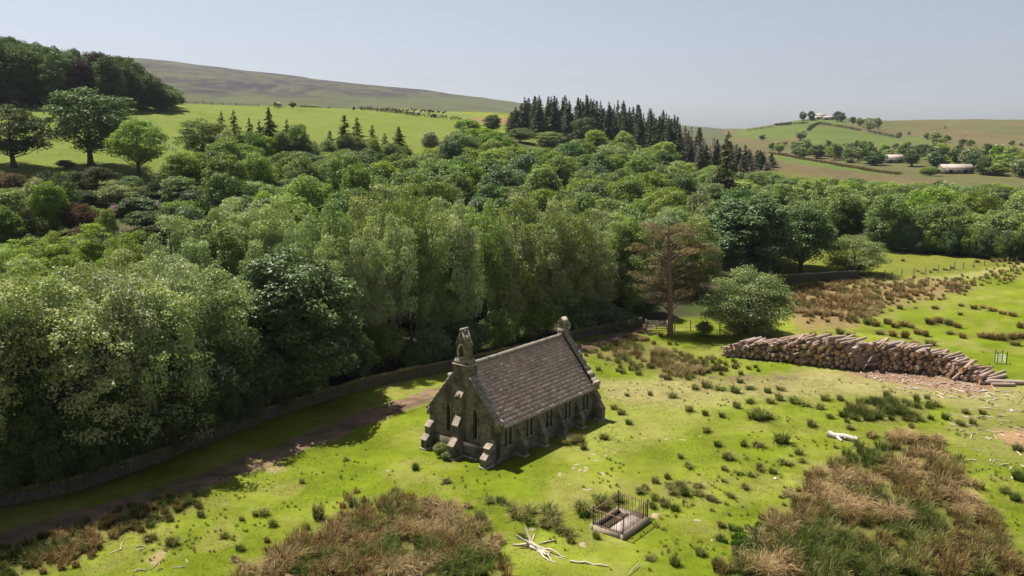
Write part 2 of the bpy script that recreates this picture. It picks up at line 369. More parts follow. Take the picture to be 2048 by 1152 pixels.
def m_log():
    N = NT('log_bark'); co = N.coord(); orr = N.n('ObjectInfo').outputs['Random']
    st = N.n('Mapping', iVector=co); st.inputs['Scale'].default_value = (4, 4, 1.2)
    n = N.noise(2.5, 4, .65, st.outputs[0])
    c = N.ramp(n, [(.3, (.17, .11, .075)), (.55, (.31, .215, .155)), (.75, (.45, .355, .285))])
    c = N.mix(N.math('MULTIPLY', orr, .55), c, (.36, .32, .30))
    p = N.n('BsdfPrincipled', iBase_Color=c, iRoughness=.9, iNormal=bump(N, n, .7, .03)); p.inputs['Specular IOR Level'].default_value = .15
    return N.done(p)
def m_logend():
    N = NT('log_cut_end'); co = N.coord(); orr = N.n('ObjectInfo').outputs['Random']
    sp = N.n('SeparateXYZ', i0=co); r = N.math('SQRT', N.math('ADD', N.math('POWER', sp.outputs[0], 2.0), N.math('POWER', sp.outputs[1], 2.0)))
    ring = N.math('SINE', N.math('MULTIPLY', N.math('ADD', r, N.math('MULTIPLY', N.noise(3, 2, .5, co), .1)), 70.0))
    c = N.ramp(orr, [(0, (.42, .24, .12)), (.45, (.55, .34, .18)), (.75, (.45, .31, .20)), (1, (.30, .23, .18))])
    c = N.mix(N.math('MULTIPLY', N.math('ADD', ring, 1.0), .16), c, (.16, .095, .05))
    c = N.mix(N.math('GREATER_THAN', r, .92), c, (.10, .07, .05))
    return N.done(N.n('BsdfPrincipled', iBase_Color=c, iRoughness=.85))
M['log'] = m_log(); M['logend'] = m_logend()

# ------------------------------------------------------------------ ground colours by place
def poly_mask(px, py, poly, soft):
    poly = np.array(poly, float); n = len(poly); ins = np.zeros(px.shape, bool); dist = np.full(px.shape, 1e9)
    for i in range(n):
        a = poly[i]; b = poly[(i+1) % n]
        c = ((a[1] > py) != (b[1] > py)) & (px < (b[0]-a[0])*(py-a[1])/(b[1]-a[1]+1e-9)+a[0]); ins ^= c
        ab = b-a; t = np.clip(((px-a[0])*ab[0]+(py-a[1])*ab[1])/(ab@ab+1e-9), 0, 1)
        dist = np.minimum(dist, np.hypot(px-a[0]-t*ab[0], py-a[1]-t*ab[1]))
    return sstep(-soft, soft, np.where(ins, dist, -dist))
def g3(*c): return np.array(c)
GRASS, GRASS2 = g3(.108, .142, .007), g3(.148, .176, .018)
DRY, STRAW, MUD = g3(.20, .19, .060), g3(.28, .22, .115), g3(.16, .105, .065)
def ground_color(x, y, z):
    px, py = project(x, y, z); r = np.hypot(x, y)
    nA = fbm(x/6, y/6, 21, 3); nB = fbm(x/1.3, y/1.3, 31, 2); nC = fbm(x/25, y/25, 41, 2)
    C = GRASS+(GRASS2-GRASS)*sstep(.3, .75, nA)[:, None]
    C = C+(DRY-C)*(sstep(.52, .8, nB*.5+nA*.5)*.5)[:, None]
    nD = fbm(x/2.4+9, y/2.4, 101, 3); C = C*(1+.55*(nD-.5))[:, None]; C = C+(g3(.185, .175, .05)-C)*(sstep(.56, .72, fbm(x/4.2, y/4.2, 111, 3))*.55)[:, None]
    wx = px+(nB-.5)*26+(nA-.5)*30; wy = py+(nB-.5)*10+(nA-.5)*12
    def lay(poly, c, k=1.0, soft=14, warp=1.0, nz=None):
        nonlocal C
        m = poly_mask(px+(wx-px)*warp, py+(wy-py)*warp, poly, soft)*k
        if nz is not None: m = m*nz
        C = C+(c-C)*m[:, None]
    # trampled pale route across the meadow to the log pile
    lay([(1195, 760), (1330, 755), (1450, 760), (1600, 740), (1760, 745), (1980, 770), (2060, 770), (2060, 830), (1850, 800), (1650, 790), (1500, 800), (1380, 815), (1250, 810), (1200, 790)], g3(.235, .205, .09), .8, 14)
    lay([(1190, 830), (1350, 800), (1500, 790), (1420, 840), (1300, 890), (1200, 920), (1150, 920)], g3(.20, .21, .055), .55, 20)
    lay([(1390, 750), (1460, 752), (1560, 748), (1620, 752), (1560, 764), (1420, 768), (1300, 762)], g3(.135, .098, .06), .75, 5, .6, sstep(.35, .6, nB))
    lay([(1690, 735), (1760, 735), (1860, 748), (1960, 752), (2000, 765), (1950, 790), (1880, 778), (1790, 765), (1700, 750)], g3(.21, .125, .08), .95, 8)
    lay([(1900, 800), (2060, 790), (2060, 930), (1960, 910), (1900, 860)], g3(.165, .155, .055), .55, 20)
    lay([(1990, 860), (2060, 850), (2060, 895), (2010, 890)], g3(.27, .165, .095), .85, 8)
    lay([(520, 935), (560, 925), (580, 940), (540, 945)], STRAW, .8, 6)
    lay([(290, 1120), (320, 1100), (335, 1100), (310, 1135)], STRAW, .9, 4, .4)
    # rush beds
    for pg in RUSH_BEDS.values(): lay(pg, g3(.115, .105, .035), .75, 14)
    lay([(1575, 575), (1760, 560), (1900, 556), (1960, 575), (1830, 605), (1760, 615), (1700, 655), (1600, 665)], g3(.20, .135, .065), .8, 12)
    # darker, bluer grass towards the corners of the wet ground
    lay([(1490, 1070), (1560, 1045), (1660, 1050), (1690, 1090), (1620, 1140), (1480, 1130)], g3(.035, .09, .012), .85, 12)
    # far right meadow and lane
    lay([(1560, 485), (2060, 480), (2060, 560), (1760, 552), (1560, 560)], g3(.124, .137, .020), .85, 8, .3)
    lay([(1700, 562), (1850, 556), (1950, 545), (2060, 520), (2060, 530), (1950, 556), (1850, 566), (1700, 572)], g3(.25, .24, .09), .7, 3, .2)
    # leaf litter under the woods
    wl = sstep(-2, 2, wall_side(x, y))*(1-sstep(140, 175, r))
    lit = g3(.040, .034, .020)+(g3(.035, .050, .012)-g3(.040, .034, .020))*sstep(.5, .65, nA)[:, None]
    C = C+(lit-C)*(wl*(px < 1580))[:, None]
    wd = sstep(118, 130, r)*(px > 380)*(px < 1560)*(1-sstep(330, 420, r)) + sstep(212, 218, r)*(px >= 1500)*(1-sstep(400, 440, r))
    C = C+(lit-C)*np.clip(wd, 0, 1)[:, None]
    sl = sstep(100, 120, r)*(px < 460)*(1-sstep(186, 200, r))          # rough shrubby bank on the left, its tree shade put into the colour
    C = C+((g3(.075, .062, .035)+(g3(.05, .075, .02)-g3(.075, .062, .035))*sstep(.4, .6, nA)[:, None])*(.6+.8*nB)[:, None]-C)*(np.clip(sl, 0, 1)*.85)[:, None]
    # pastures beyond the wood
    far = sstep(188, 200, r)*(px < 1010)
    pas = g3(.100, .133, .017)+(g3(.126, .152, .028)-g3(.100, .133, .017))*nC[:, None]
    fieldm = (far*(1-sstep(640, 690, r)))*poly_mask(px, py, [(-800, 360), (-800, 195), (350, 205), (640, 210), (860, 226), (1010, 238), (1010, 262), (860, 330), (740, 340), (420, 360)], 6)
    C = C+(pas-C)*fieldm[:, None]
    lay([(265, 215), (290, 222), (330, 262), (350, 300), (335, 300), (305, 262)], g3(.09, .125, .03), .8, 3, .1)
    lay([(235, 215), (258, 222), (300, 262), (310, 290), (296, 290), (270, 252)], g3(.135, .16, .045), .6, 3, .1)
    # moor
    mo = sstep(560, 700, r)*(px < 1450)
    h1 = fbm(x/45+y/300, y/110, 51, 5); h2 = fbm(x/130, y/260, 61, 3); h3 = fbm(x/14, y/40, 71, 3)
    mc = g3(.064, .064, .038)+(g3(.036, .028, .036)-g3(.064, .064, .038))*sstep(.40, .52, h1*.65+h2*.35)[:, None]
    mc = mc+(g3(.10, .10, .046)-mc)*(sstep(.5, .66, h2*.5+h3*.5)*.55)[:, None]
    low = 1-sstep(0, 26, wy-(205+0)*1.0) if False else sstep(185, 200, py)
    mc = mc+(g3(.082, .090, .038)-mc)*(np.clip(low, 0, 1)*.65)[:, None]
    C = C+(mc-C)*np.clip(mo, 0, 1)[:, None]
    cat = poly_mask(px, py, [(730, 219), (800, 217), (900, 224), (960, 234), (900, 240), (840, 230), (740, 224)], 2)*(r > 480)
    C = C+(g3(.11, .14, .03)-C)*cat[:, None]
    lay([(930, 236), (1030, 236), (1030, 247), (960, 246)], g3(.20, .11, .065), .9, 2, .05)
    # farm hill on the right
    fh = sstep(415, 440, r)*(px >= 1450)
    hc = g3(.105, .083, .040)+(g3(.085, .086, .032)-g3(.105, .083, .040))*sstep(.4, .62, h1)[:, None]
    hc = hc*(0.8+.4*h3)[:, None]
    C = C+(hc-C)*fh[:, None]
    G1 = g3(.078, .105, .024)
    for pg in ([(1470, 262), (1540, 254), (1610, 250), (1620, 256), (1600, 275), (1540, 282), (1480, 272)],
               [(1630, 254), (1690, 256), (1790, 276), (1815, 290), (1700, 293), (1600, 288), (1612, 270)],
               [(1560, 242), (1640, 238), (1700, 244), (1690, 252), (1630, 250), (1560, 250)],
               [(1540, 308), (1580, 312), (1680, 330), (1800, 348), (1800, 352), (1690, 342), (1560, 322)],
               [(1920, 302), (2060, 300), (2060, 322), (1960, 318)], [(1790, 270), (1850, 276), (1900, 290), (1830, 288)]):
        m = poly_mask(px+(nB-.5)*4, py, pg, 1.6)*fh
        C = C+((G1 if pg[0][0] < 1900 else g3(.115, .125, .02))*(0.85+.3*nC)[:, None]-C)*m[:, None]
    return np.clip(C, .004, .9)
RUSH_BEDS = {
 'centre': [(470, 1160), (520, 1115), (640, 1062), (690, 1015), (790, 992), (880, 1005), (950, 1050), (1000, 1095), (1010, 1160)],
 'right': [(1420, 1160), (1500, 1090), (1560, 1030), (1610, 975), (1650, 930), (1710, 900), (1780, 872), (1860, 868), (1905, 920), (1940, 960), (1950, 1010), (1990, 1050), (2030, 1100), (2040, 1160)],
 'track': [(-10, 1105), (150, 1060), (260, 1020), (340, 992), (405, 985), (412, 1012), (330, 1045), (240, 1085), (130, 1130), (-10, 1165)],
 'gable': [(1185, 692), (1260, 672), (1320, 690), (1400, 728), (1412, 752), (1370, 762), (1290, 742), (1210, 728)],
 'bank': [(1582, 580), (1640, 562), (1760, 562), (1900, 558), (1955, 572), (1840, 598), (1770, 606), (1735, 640), (1650, 648), (1590, 628)],
 'green': [(1690, 812), (1750, 800), (1850, 805), (1855, 835), (1790, 848), (1700, 840)]}
WALL_PX = [(-40, 1020), (140, 985), (300, 930), (470, 862), (640, 803), (760, 770), (900, 740), (1040, 708), (1160, 676), (1285, 652)]
_w = [Vector((ray(a, b)*(CH/-ray(a, b)[2]))[:2].tolist()) for a, b in WALL_PX]
_w = [_w[0]+(_w[0]-_w[1])*3]+_w+[_w[-1]+(_w[-1]-_w[-2])*6]
def wall_side(x, y):                           # signed distance to the wall line, positive in the wood
    best = np.full(np.shape(x), 1e9); sg = np.zeros(np.shape(x))
    for a, b in zip(_w[:-1], _w[1:]):
        d = b-a; L2 = d.length_squared; t = np.clip(((x-a.x)*d.x+(y-a.y)*d.y)/L2, 0, 1)
        ex = x-a.x-t*d.x; ey = y-a.y-t*d.y; q = np.hypot(ex, ey); s = d.x*ey-d.y*ex
        u = q < best; best = np.where(u, q, best); sg = np.where(u, np.sign(s), sg)
    return best*sg

# ------------------------------------------------------------------ ground sheet
def make_ground():
    rr = np.concatenate([[.5, 4, 8, 12, 16, 20, 24, 28, 31], np.arange(34, 125, .45), np.geomspace(125, 7800, 205)])
    af = np.radians(np.arange(-37, 37.01, .16)); ac = np.radians(np.arange(42, 319, 5)); az = np.concatenate([af, ac])
    na, nr = len(az), len(rr); A, Rr = np.meshgrid(az, rr, indexing='ij')
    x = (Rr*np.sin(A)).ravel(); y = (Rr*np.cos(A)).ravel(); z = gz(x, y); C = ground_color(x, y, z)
    i, j = np.meshgrid(np.arange(na), np.arange(nr-1), indexing='ij'); i2 = (i+1) % na
    Q = np.stack([i*nr+j, i2*nr+j, i2*nr+j+1, i*nr+j+1], -1).reshape(-1, 4)
    V = np.stack([x, y, z], 1); rf = Rr[:, :-1].ravel(); xf = (Rr*np.sin(A))[:, :-1].ravel(); yf = (Rr*np.cos(A))[:, :-1].ravel()
    pxf = 1024+F*1.016*xf/np.where(yf < 1, 1, yf); front = yf > 1
    cl = np.zeros(len(Q), int); cl[(rf > 590) & (pxf < 1440)] = 1; cl[(rf > 430) & (pxf >= 1440) & front] = 2
    for k, nm in enumerate(('ground', 'moor_hill', 'farm_hill')):
        q = Q[cl == k]; u, inv = np.unique(q, return_inverse=True)
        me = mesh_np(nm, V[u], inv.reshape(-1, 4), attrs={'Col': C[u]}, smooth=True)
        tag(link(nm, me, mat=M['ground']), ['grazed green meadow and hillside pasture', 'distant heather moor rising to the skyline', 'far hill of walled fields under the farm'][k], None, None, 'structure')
make_ground()

def ribbon(name, px, width, cfun, label, lift=.03, across=13, step=.45):
    pts = [hit(*p) for p in px]; d = [0]
    for a, b in zip(pts[:-1], pts[1:]): d.append(d[-1]+(b-a).length)
    s = np.arange(0, d[-1], step); X = np.interp(s, d, [p.x for p in pts]); Y = np.interp(s, d, [p.y for p in pts])
    for _ in range(30):
        X[1:-1] = (X[:-2]+X[1:-1]+X[2:])/3; Y[1:-1] = (Y[:-2]+Y[1:-1]+Y[2:])/3
    tx = np.gradient(X); ty = np.gradient(Y); L = np.hypot(tx, ty); nx, ny = -ty/L, tx/L
    w = np.linspace(-1, 1, across); W = width*.5*(1+.18*(fbm(s/4, s*0, 3)-.5))[:, None]*w[None]
    x = (X[:, None]+nx[:, None]*W).ravel(); y = (Y[:, None]+ny[:, None]*W).ravel(); ww = np.tile(w, len(s))
    z = gz(x, y)+lift*(1-np.abs(ww)**6)-.03*(np.abs(ww) > .99)-.05*np.exp(-((np.abs(ww)-.5)/.16)**2)+.05
    V = np.stack([x, y, z], 1); C = cfun(x, y, z, ww); n = len(s)
    i, j = np.meshgrid(np.arange(n-1), np.arange(across-1), indexing='ij')
    Q = np.stack([i*across+j, (i+1)*across+j, (i+1)*across+j+1, i*across+j+1], -1).reshape(-1, 4)[:, ::-1]
    o = link(name, mesh_np(name, V, Q, attrs={'Col': C}, smooth=True), mat=M['ground'])
    return tag(o, label, kind='structure')
def track_col(x, y, z, w):
    g = ground_color(x, y, z); n = fbm(x/1.1, y/1.1, 81, 3); n2 = fbm(x/3.5, y/3.5, 91, 2)
    m = sstep(.98, .55, np.abs(w)+(n-.5)*.7)*(1-.55*np.exp(-(w/.2)**2)*sstep(.4, .6, n2))
    mud = g3(.185, .125, .082)+(g3(.105, .072, .048)-g3(.185, .125, .082))*sstep(.35, .65, n)[:, None]
    return g+(mud-g)*m[:, None]
ribbon('dirt_track', [(-60, 1100), (120, 1045), (300, 998), (480, 935), (620, 880), (760, 828), (880, 785), (1000, 745), (1110, 712), (1200, 686), (1270, 664), (1300, 652)], 3.6, track_col, 'rutted brown dirt track running beside the wood')

# ------------------------------------------------------------------ chapel
LEN, WID, HE, HR = 15.1, 7.31, 3.22, 7.62
chapel = empty('chapel', (CHX, CHY, gp(CHX, CHY)-.03), CHT)
tag(chapel, 'disused stone chapel with brown stone slate roof and bellcote', 'chapel')
def lancet(cx, w, z0, z1, n=7):
    h = w/2; zs = z1-w*.95; P = [(cx-h, z0), (cx+h, z0), (cx+h, zs)]
    for k in range(1, n): t = k/n; P.append((cx+h*(1-t**1.5), zs+(z1-zs)*math.sin(t*math.pi/2)))
    P.append((cx, z1))
    for k in range(n-1, 0, -1): t = k/n; P.append((cx-h*(1-t**1.5), zs+(z1-zs)*math.sin(t*math.pi/2)))
    P.append((cx-h, zs)); return P
def panel(name, outline, holes, axis, face, thick, mat, parent, reveal=None):
    """wall slab in a vertical plane; axis 'y': outline is (x,z), outer face at y=face; axis 'x': outline is (y,z)."""
    b = bmesh.new(); f3 = (lambda p, q, t: (p, t, q)) if axis == 'y' else (lambda p, q, t: (t, p, q))
    loops = []
    for lp in [outline]+holes:
        vs = [b.verts.new(f3(p, q, face)) for p, q in lp]
        loops.append(vs)
        for i in range(len(vs)): b.edges.new((vs[i], vs[(i+1) % len(vs)]))
    bmesh.ops.triangle_fill(b, edges=b.edges[:], use_beauty=True)
    for vs, lp, dp in zip(loops, [outline]+holes, [thick]+[reveal or thick]*len(holes)):
        bk = [b.verts.new(f3(p, q, face+dp)) for p, q in lp]
        for i in range(len(vs)):
            k = (i+1) % len(vs); b.faces.new((vs[i], vs[k], bk[k], bk[i]))
    me = bpy.data.meshes.new(name); bmesh.ops.recalc_face_normals(b, faces=b.faces); b.to_mesh(me); b.free()
    me.materials.append(mat); return link(name, me, parent)
def flat(name, loop, axis, t, mat, parent):
    f3 = (lambda p, q: (p, t, q)) if axis == 'y' else (lambda p, q: (t, p, q))
    b = bmesh.new(); b.faces.new([b.verts.new(f3(p, q)) for p, q in loop]); me = bpy.data.meshes.new(name); b.to_mesh(me); b.free()
    me.materials.append(mat); return link(name, me, parent)
def surround(name, loop, axis, face, out, wid, mat, parent, deep=.1):
    c = np.mean(np.array(loop), 0); P = np.array(loop); n = len(P); Q = []
    for i in range(n):
        e = P[(i+1) % n]-P[i-1]; nn = np.array([e[1], -e[0]]); nn /= np.linalg.norm(nn)+1e-9; Q.append(P[i]+nn*wid)
    f3 = (lambda p, q, t: (p, t, q)) if axis == 'y' else (lambda p, q, t: (t, p, q))
    V = [f3(p, q, face+deep) for p, q in P]+[f3(p, q, face-out) for p, q in P]+[f3(p, q, face-out) for p, q in Q]+[f3(p, q, face+.02) for p, q in Q]
    F4 = []
    for i in range(n):
        k = (i+1) % n
        for a in range(3): F4.append((a*n+i, a*n+k, (a+1)*n+k, (a+1)*n+i))
    return MB().add(V, F4).build(name, mat, parent)
# south wall with five twin lancets
sw = []; bay = (LEN-.6)/5
for k in range(5):
    cx = .3+bay*(k+.5)-.15
    sw += [lancet(cx-.3, .40, 1.2, 2.78), lancet(cx+.3, .40, 1.2, 2.78)]
panel('south_wall', [(0, 0), (LEN, 0), (LEN, HE), (0, HE)], sw, 'y', 0, .5, M['stone'], chapel, .32)
for k in range(5):
    w_ = empty('window', parent=chapel)
    for lp in sw[2*k:2*k+2]:
        flat('pane', lp, 'y', .3, M['pane'], w_); surround('surround', lp, 'y', 0, .025, .11, M['dressed'], w_)
    cx = .15+bay*(k+.5); MB().box(cx-.62, cx+.62, -.09, .1, 1.06, 1.195).build('sill', M['dressed'], w_)
MB().box(.02, LEN-.02, WID-.5, WID, 0, HE).build('north_wall', M['stone'], chapel)
# gables
rk = (HR-HE)/(WID/2)
def rake(y): return HE+.32+rk*min(y, WID-y)
TH = .88; C0 = WID/2
wl = [lancet(C0-1.48, .46, 1.75, 4.25), lancet(C0+1.48, .46, 1.75, 4.25)]
panel('west_gable', [(0, 0), (WID, 0), (WID, rake(0)), (C0+TH, rake(C0-TH)), (C0+TH, 7.72), (C0-TH, 7.72), (C0-TH, rake(C0-TH)), (0, rake(0))], wl, 'x', 0, .6, M['stone'], chapel, .35)
for lp in wl:
    w_ = empty('window', parent=chapel); flat('pane', lp, 'x', .33, M['pane'], w_)
    surround('surround', lp, 'x', 0, .03, .13, M['dressed'], w_)
panel('east_gable', [(0, 0), (WID, 0), (WID, rake(0)), (C0, rake(C0)), (0, rake(0))], [], 'x', LEN, -.6, M['stone'], chapel)
# plinth stage of the west front with a sloping lit top, and pale footings
MB().prism([(-.14, 0), (0.0, 0), (0.0, 1.38), (-.14, 1.26)], WID+.02, 'y', -.01).build('west_plinth', M['stone'], chapel)
m = MB()
for k in range(13): m.box(-.30+rng.uniform(-.03, .05), -.13, k*.56+.05, k*.56+.05+rng.uniform(.3, .54), -.1, rng.uniform(.08, .2), jit=.02)
m.build('footing_stones', M['pale_foot'], chapel)
MB().prism([(-.10, 0), (0.0, 0), (0.0, .45), (-.10, .36)], LEN-.1, 'x', .05).build('south_plinth', M['stone'], chapel)
# raking copings, one stone at a time
def coping(parent_name, xa, xb, y_top):
    g = empty(parent_name, parent=chapel)
    ang = math.atan(rk)
    for side in (0, 1):
        n = 8; y0 = -.22; y1 = y_top
        for k in range(n):
            a = y0+(y1-y0)*k/n+.006; b = y0+(y1-y0)*(k+1)/n-.006
            za, zb = rake(0)+rk*a, rake(0)+rk*b; up = .15*math.cos(ang); dy = .15*math.sin(ang); j = rng.uniform(-.012, .012)
            pr = [(a, za+j), (b, zb+j), (b-dy, zb+up+j), (a-dy, za+up+j)]
            if side: pr = [(WID-p, q) for p, q in pr]
            MB().prism(pr, xb-xa, 'x', xa).build('coping_stone', M['coping'], g)
        pr = [(-.28, HE-.42), (.02, HE-.42), (.02, rake(0)+.05), (-.28, rake(0)-.18)]
        if side: pr = [(WID-p, q) for p, q in pr]
        MB().prism(pr, xb-xa+.02, 'x', xa-.01).build('kneeler', M['dressed'], g)
        tip = [(-.36, rake(0)-.24), (-.06, rake(0)-.24), (-.06, rake(0)+.16), (-.36, rake(0)+.02)]
        if side: tip = [(WID-p, q) for p, q in tip]
        MB().prism(tip, xb-xa+.06, 'x', xa-.03).build('kneeler_block', M['weathering'], g)
coping('west_coping', -.07, .66, C0-TH)
coping('east_coping', LEN-.66, LEN+.07, C0-.02)
# bellcote
bell = empty('bellcote', parent=chapel)
MB().box(.6, 1.02, C0-TH, C0+TH, 6.2, 7.72).build('turret_back', M['stone'], bell)
MB().box(-.07, 1.06, C0-TH-.05, C0+TH+.05, 7.722, 7.82).build('string_course', M['weathering'], bell)
MB().hexa([(-.02, C0-TH+.04, 7.852), (1.0, C0-TH+.04, 7.852), (1.0, C0+TH-.04, 7.852), (-.02, C0+TH-.04, 7.852), (.06, C0-.66, 8.28), (.9, C0-.66, 8.28), (.9, C0+.66, 8.28), (.06, C0+.66, 8.28)]).build('weathering', M['dressed'], bell)
bh = lancet(C0, .54, 8.42, 9.42)
panel('belfry', [(C0-.58, 8.282), (C0+.58, 8.282), (C0+.58, 9.45), (C0, 10.6), (C0-.58, 9.45)], [bh], 'x', .1, .72, M['stone'], bell)
panel('belfry_back', [(C0-.58, 8.282), (C0+.58, 8.282), (C0+.58, 9.45), (C0, 10.6), (C0-.58, 9.45)], [bh], 'x', .822, .004, M['stone'], bell)
surround('arch_moulding', bh, 'x', .1, .07, .1, M['weathering'], bell)
for s in (-1, 1):
    P = [(C0+s*.60, 9.40), (C0+s*.005, 10.60), (C0+s*.005, 10.74), (C0+s*.70, 9.34)]
    MB().prism(P, .80, 'x', .06).build('bellcote_roof', M['coping'], bell)
    MB().prism([(.28, 8.95), (.66, 8.95), (.66, 9.35), (.47, 9.72), (.28, 9.35)], .1*s, 'y', C0+s*.57).build('gablet', M['dressed'], bell)
    for e in (-1, 1):
        MB().prism([(.47, 9.80), (.47, 9.73), (.47+e*.22, 9.32), (.47+e*.25, 9.37)], .17*s, 'y', C0+s*.56).build('gablet_coping', M['weathering'], bell)
MB().box(.0, .92, C0-.10, C0+.10, 10.62, 10.80).build('cap_stone', M['weathering'], bell)
# east finial turret
ft = empty('east_turret', parent=chapel)
MB().box(LEN-.72, LEN+.1, C0-.46, C0+.46, 7.75, 8.22).build('base', M['dressed'], ft)
eh = [lancet(C0, .2, 8.38, 8.74)]
panel('niche', [(C0-.34, 8.222), (C0+.34, 8.222), (C0+.34, 8.8), (C0, 9.2), (C0-.34, 8.8)], eh, 'x', LEN-.6, .56, M['coping'], ft)
flat('pane', eh[0], 'x', LEN-.4, M['pane'], ft)
MB().prism([(LEN-.42, 8.36), (LEN-.22, 8.36), (LEN-.22, 8.62), (LEN-.32, 8.76), (LEN-.42, 8.62)], -.012, 'y', C0-.341).build('side_niche', M['pane'], ft)
for s in (-1, 1):
    MB().prism([(C0+s*.46, 8.70), (C0, 9.22), (C0, 9.32), (C0+s*.54, 8.70)], .76, 'x', LEN-.7).build('turret_roof', M['weathering'], ft)
# buttresses
def buttress(fn, w, st, name='buttress', ledge='weathering'):
    """st: list of (projection, z where the slope starts, z where it meets the next stage)."""
    b = empty(name, parent=chapel); prof = [(0, 0), (st[0][0], 0)]; cur = st[0][0]
    for i, (p, za, zb) in enumerate(st):
        nx = st[i+1][0] if i+1 < len(st) else 0.0
        prof += [(p, za), (nx, zb)]
    cl = [prof[0], prof[1]]
    for q in prof[2:]:
        if q != cl[-1]: cl.append(q)
    def sweep(poly, w0, w1):
        n = len(poly); V = [fn(p, w0, q) for p, q in poly]+[fn(p, w1, q) for p, q in poly]
        Q = [(i, (i+1) % n, (i+1) % n+n, i+n) for i in range(n)]
        bm = bmesh.new(); vs = [bm.verts.new(v) for v in V]
        for f in Q: bm.faces.new([vs[k] for k in f])
        bm.faces.new(vs[:n]); bm.faces.new(vs[n:]); bmesh.ops.recalc_face_normals(bm, faces=bm.faces); return bm
    def lk(nm, bm, mat):
        me = bpy.data.meshes.new(nm); bm.to_mesh(me); bm.free(); me.materials.append(mat); return link(nm, me, b)
    lk('shaft', sweep(cl, -w/2, w/2), M['stone'])
    for i, (p, za, zb) in enumerate(st):
        nx = st[i+1][0] if i+1 < len(st) else 0.0
        nn = 2 if (p-nx) > .34 else 1
        for k in range(nn):
            f0, f1 = k/nn, (k+1)/nn-.02
            A = (p+.05-(p+.05-nx)*f0, za-.02+(zb-za+.02)*f0); B = (p+.05-(p+.05-nx)*f1, za-.02+(zb-za+.02)*f1)
            lk('weathering', sweep([A, B, (B[0], B[1]+.07), (A[0], A[1]+.07)], -w/2-.03, w/2+.03), M[ledge])
    lk('foot', sweep([(0, -.1), (st[0][0]+.1, -.1), (st[0][0]+.1, .12), (0, .12)], -w/2-.09, w/2+.09), M['pale_foot'])
    return b
for k in range(4):
    xb = .15+bay*(k+1); buttress(lambda p, t, z, xb=xb: (xb+t, -p, z), .5, [(.82, .95, 1.55), (.42, 1.8, 2.5)], ledge='stone')
buttress(lambda p, t, z: (LEN-.32+t, -p, z), .6, [(1.0, 1.0, 1.75), (.5, 2.0, 2.7)], ledge='stone')
buttress(lambda p, t, z: (-p, .32+t, z), .58, [(1.25, .75, 1.1), (.82, 1.55, 2.0)])
buttress(lambda p, t, z: (-p, WID-.32+t, z), .58, [(1.15, .85, 1.25), (.65, 1.9, 2.4)])
buttress(lambda p, t, z: (-p, C0+t, z), .62, [(1.42, 1.15, 1.7), (.82, 2.75, 3.45), (.40, 5.1, 5.55)])
for s in (-1, 1):
    MB().prism([(C0-.36*1, 4.95), (C0+.36, 4.95), (C0, 5.62)], -.5*1, 'x', .05).build('buttress_gablet', M['dressed'], chapel) if s > 0 else None
# roof
roof = empty('roof', parent=chapel)
X0, X1 = .62, LEN-.62
SL = math.hypot(WID/2+.22, (HR-HE)+rk*.22)
ca, sa = (WID/2+.22)/SL, ((HR-HE)+rk*.22)/SL
def rp(s, n): return (-.22+s*ca-n*sa, HE-rk*.22+s*sa+n*ca)   # along the slope, off the slope
for side in (0, 1):
    P = [rp(0, -.1), rp(SL, -.1), rp(SL, 0), rp(0, 0)]
    if side: P = [(WID-a, b) for a, b in P]
    MB().prism(P, X1-X0, 'x', X0).build('roof_deck', M['lead'], roof)
rows = []; s = 0.0; NR = 19
ex = np.linspace(.40, .235, NR); ex *= SL/ex.sum()
slates = []
for k in range(NR):
    x = X0; wbase = np.interp(k, [0, NR-1], [.56, .34])
    while x < X1-.05:
        w = min(wbase*rng.uniform(.62, 1.3), X1-x)
        if X1-(x+w) < .15: w = X1-x
        slates.append((k, s, ex[k], x, w)); x += w
    s += ex[k]
def slate_pts(k, s0, e, x, w):
    lo = -.07+rng.uniform(-.02, .012); g = .007; up = rng.uniform(0, .014); tw = rng.uniform(-.007, .007)
    P = []
    for nn in (0, 1):
        for (sx, ss) in ((0, lo), (1, lo), (1, e*1.06), (0, e*1.06)):
            n = (.046+up+(tw if sx else -tw)) if ss < .1 else .006
            n += .03*nn-.008
            yy, zz = rp(min(s0+ss, SL-.01), n); P.append((x+g+(w-2*g)*sx, yy, zz))
    return P
rest = MB(); rnds = []
order = sorted(range(len(slates)), key=lambda i: -(slates[i][2]*slates[i][4]))
big = set(order[:300])
for i, sl in enumerate(slates):
    P = slate_pts(*sl)
    if i in big:
        mm = MB().hexa(P).mesh('slate'); a_ = mm.attributes.new('rnd', 'FLOAT', 'POINT'); a_.data.foreach_set('value', np.full(8, rng.random(), np.float32))
        link('slate', mm, roof, M['slate'])
    else:
        rest.hexa(P); rnds += [rng.random()]*8
me = rest.mesh('slate_courses', attrs={'rnd': np.array(rnds)}); tag(link('slate_courses', me, roof, M['slate']), kind='stuff')
nb = MB(); rn = []; s = 0
for k in range(NR):
    x = X0
    while x < X1-.05:
        w = min(rng.uniform(.35, .6), X1-x); P = [(a, WID-b, c) for a, b, c in slate_pts(k, s, ex[k], x, w)]; nb.hexa(P); rn += [rng.random()]*8; x += w
    s += ex[k]
tag(link('north_slate_courses', nb.mesh('north_slate_courses', attrs={'rnd': np.array(rn)}), roof, M['slate']), kind='stuff')
n = 30
for k in range(n):
    a = X0+.42+(X1-X0-.42)*k/n; b = X0+.42+(X1-X0-.42)*(k+1)/n-.012; z0 = HR+.02+rng.uniform(-.012, .012)
    MB().prism([(C0-.24, z0-.2), (C0, z0+.06), (C0+.24, z0-.2), (C0+.27, z0-.15), (C0+.07, z0+.13), (C0-.07, z0+.13), (C0-.27, z0-.15)], b-a, 'x', a).build('ridge_tile', M['coping'], roof)
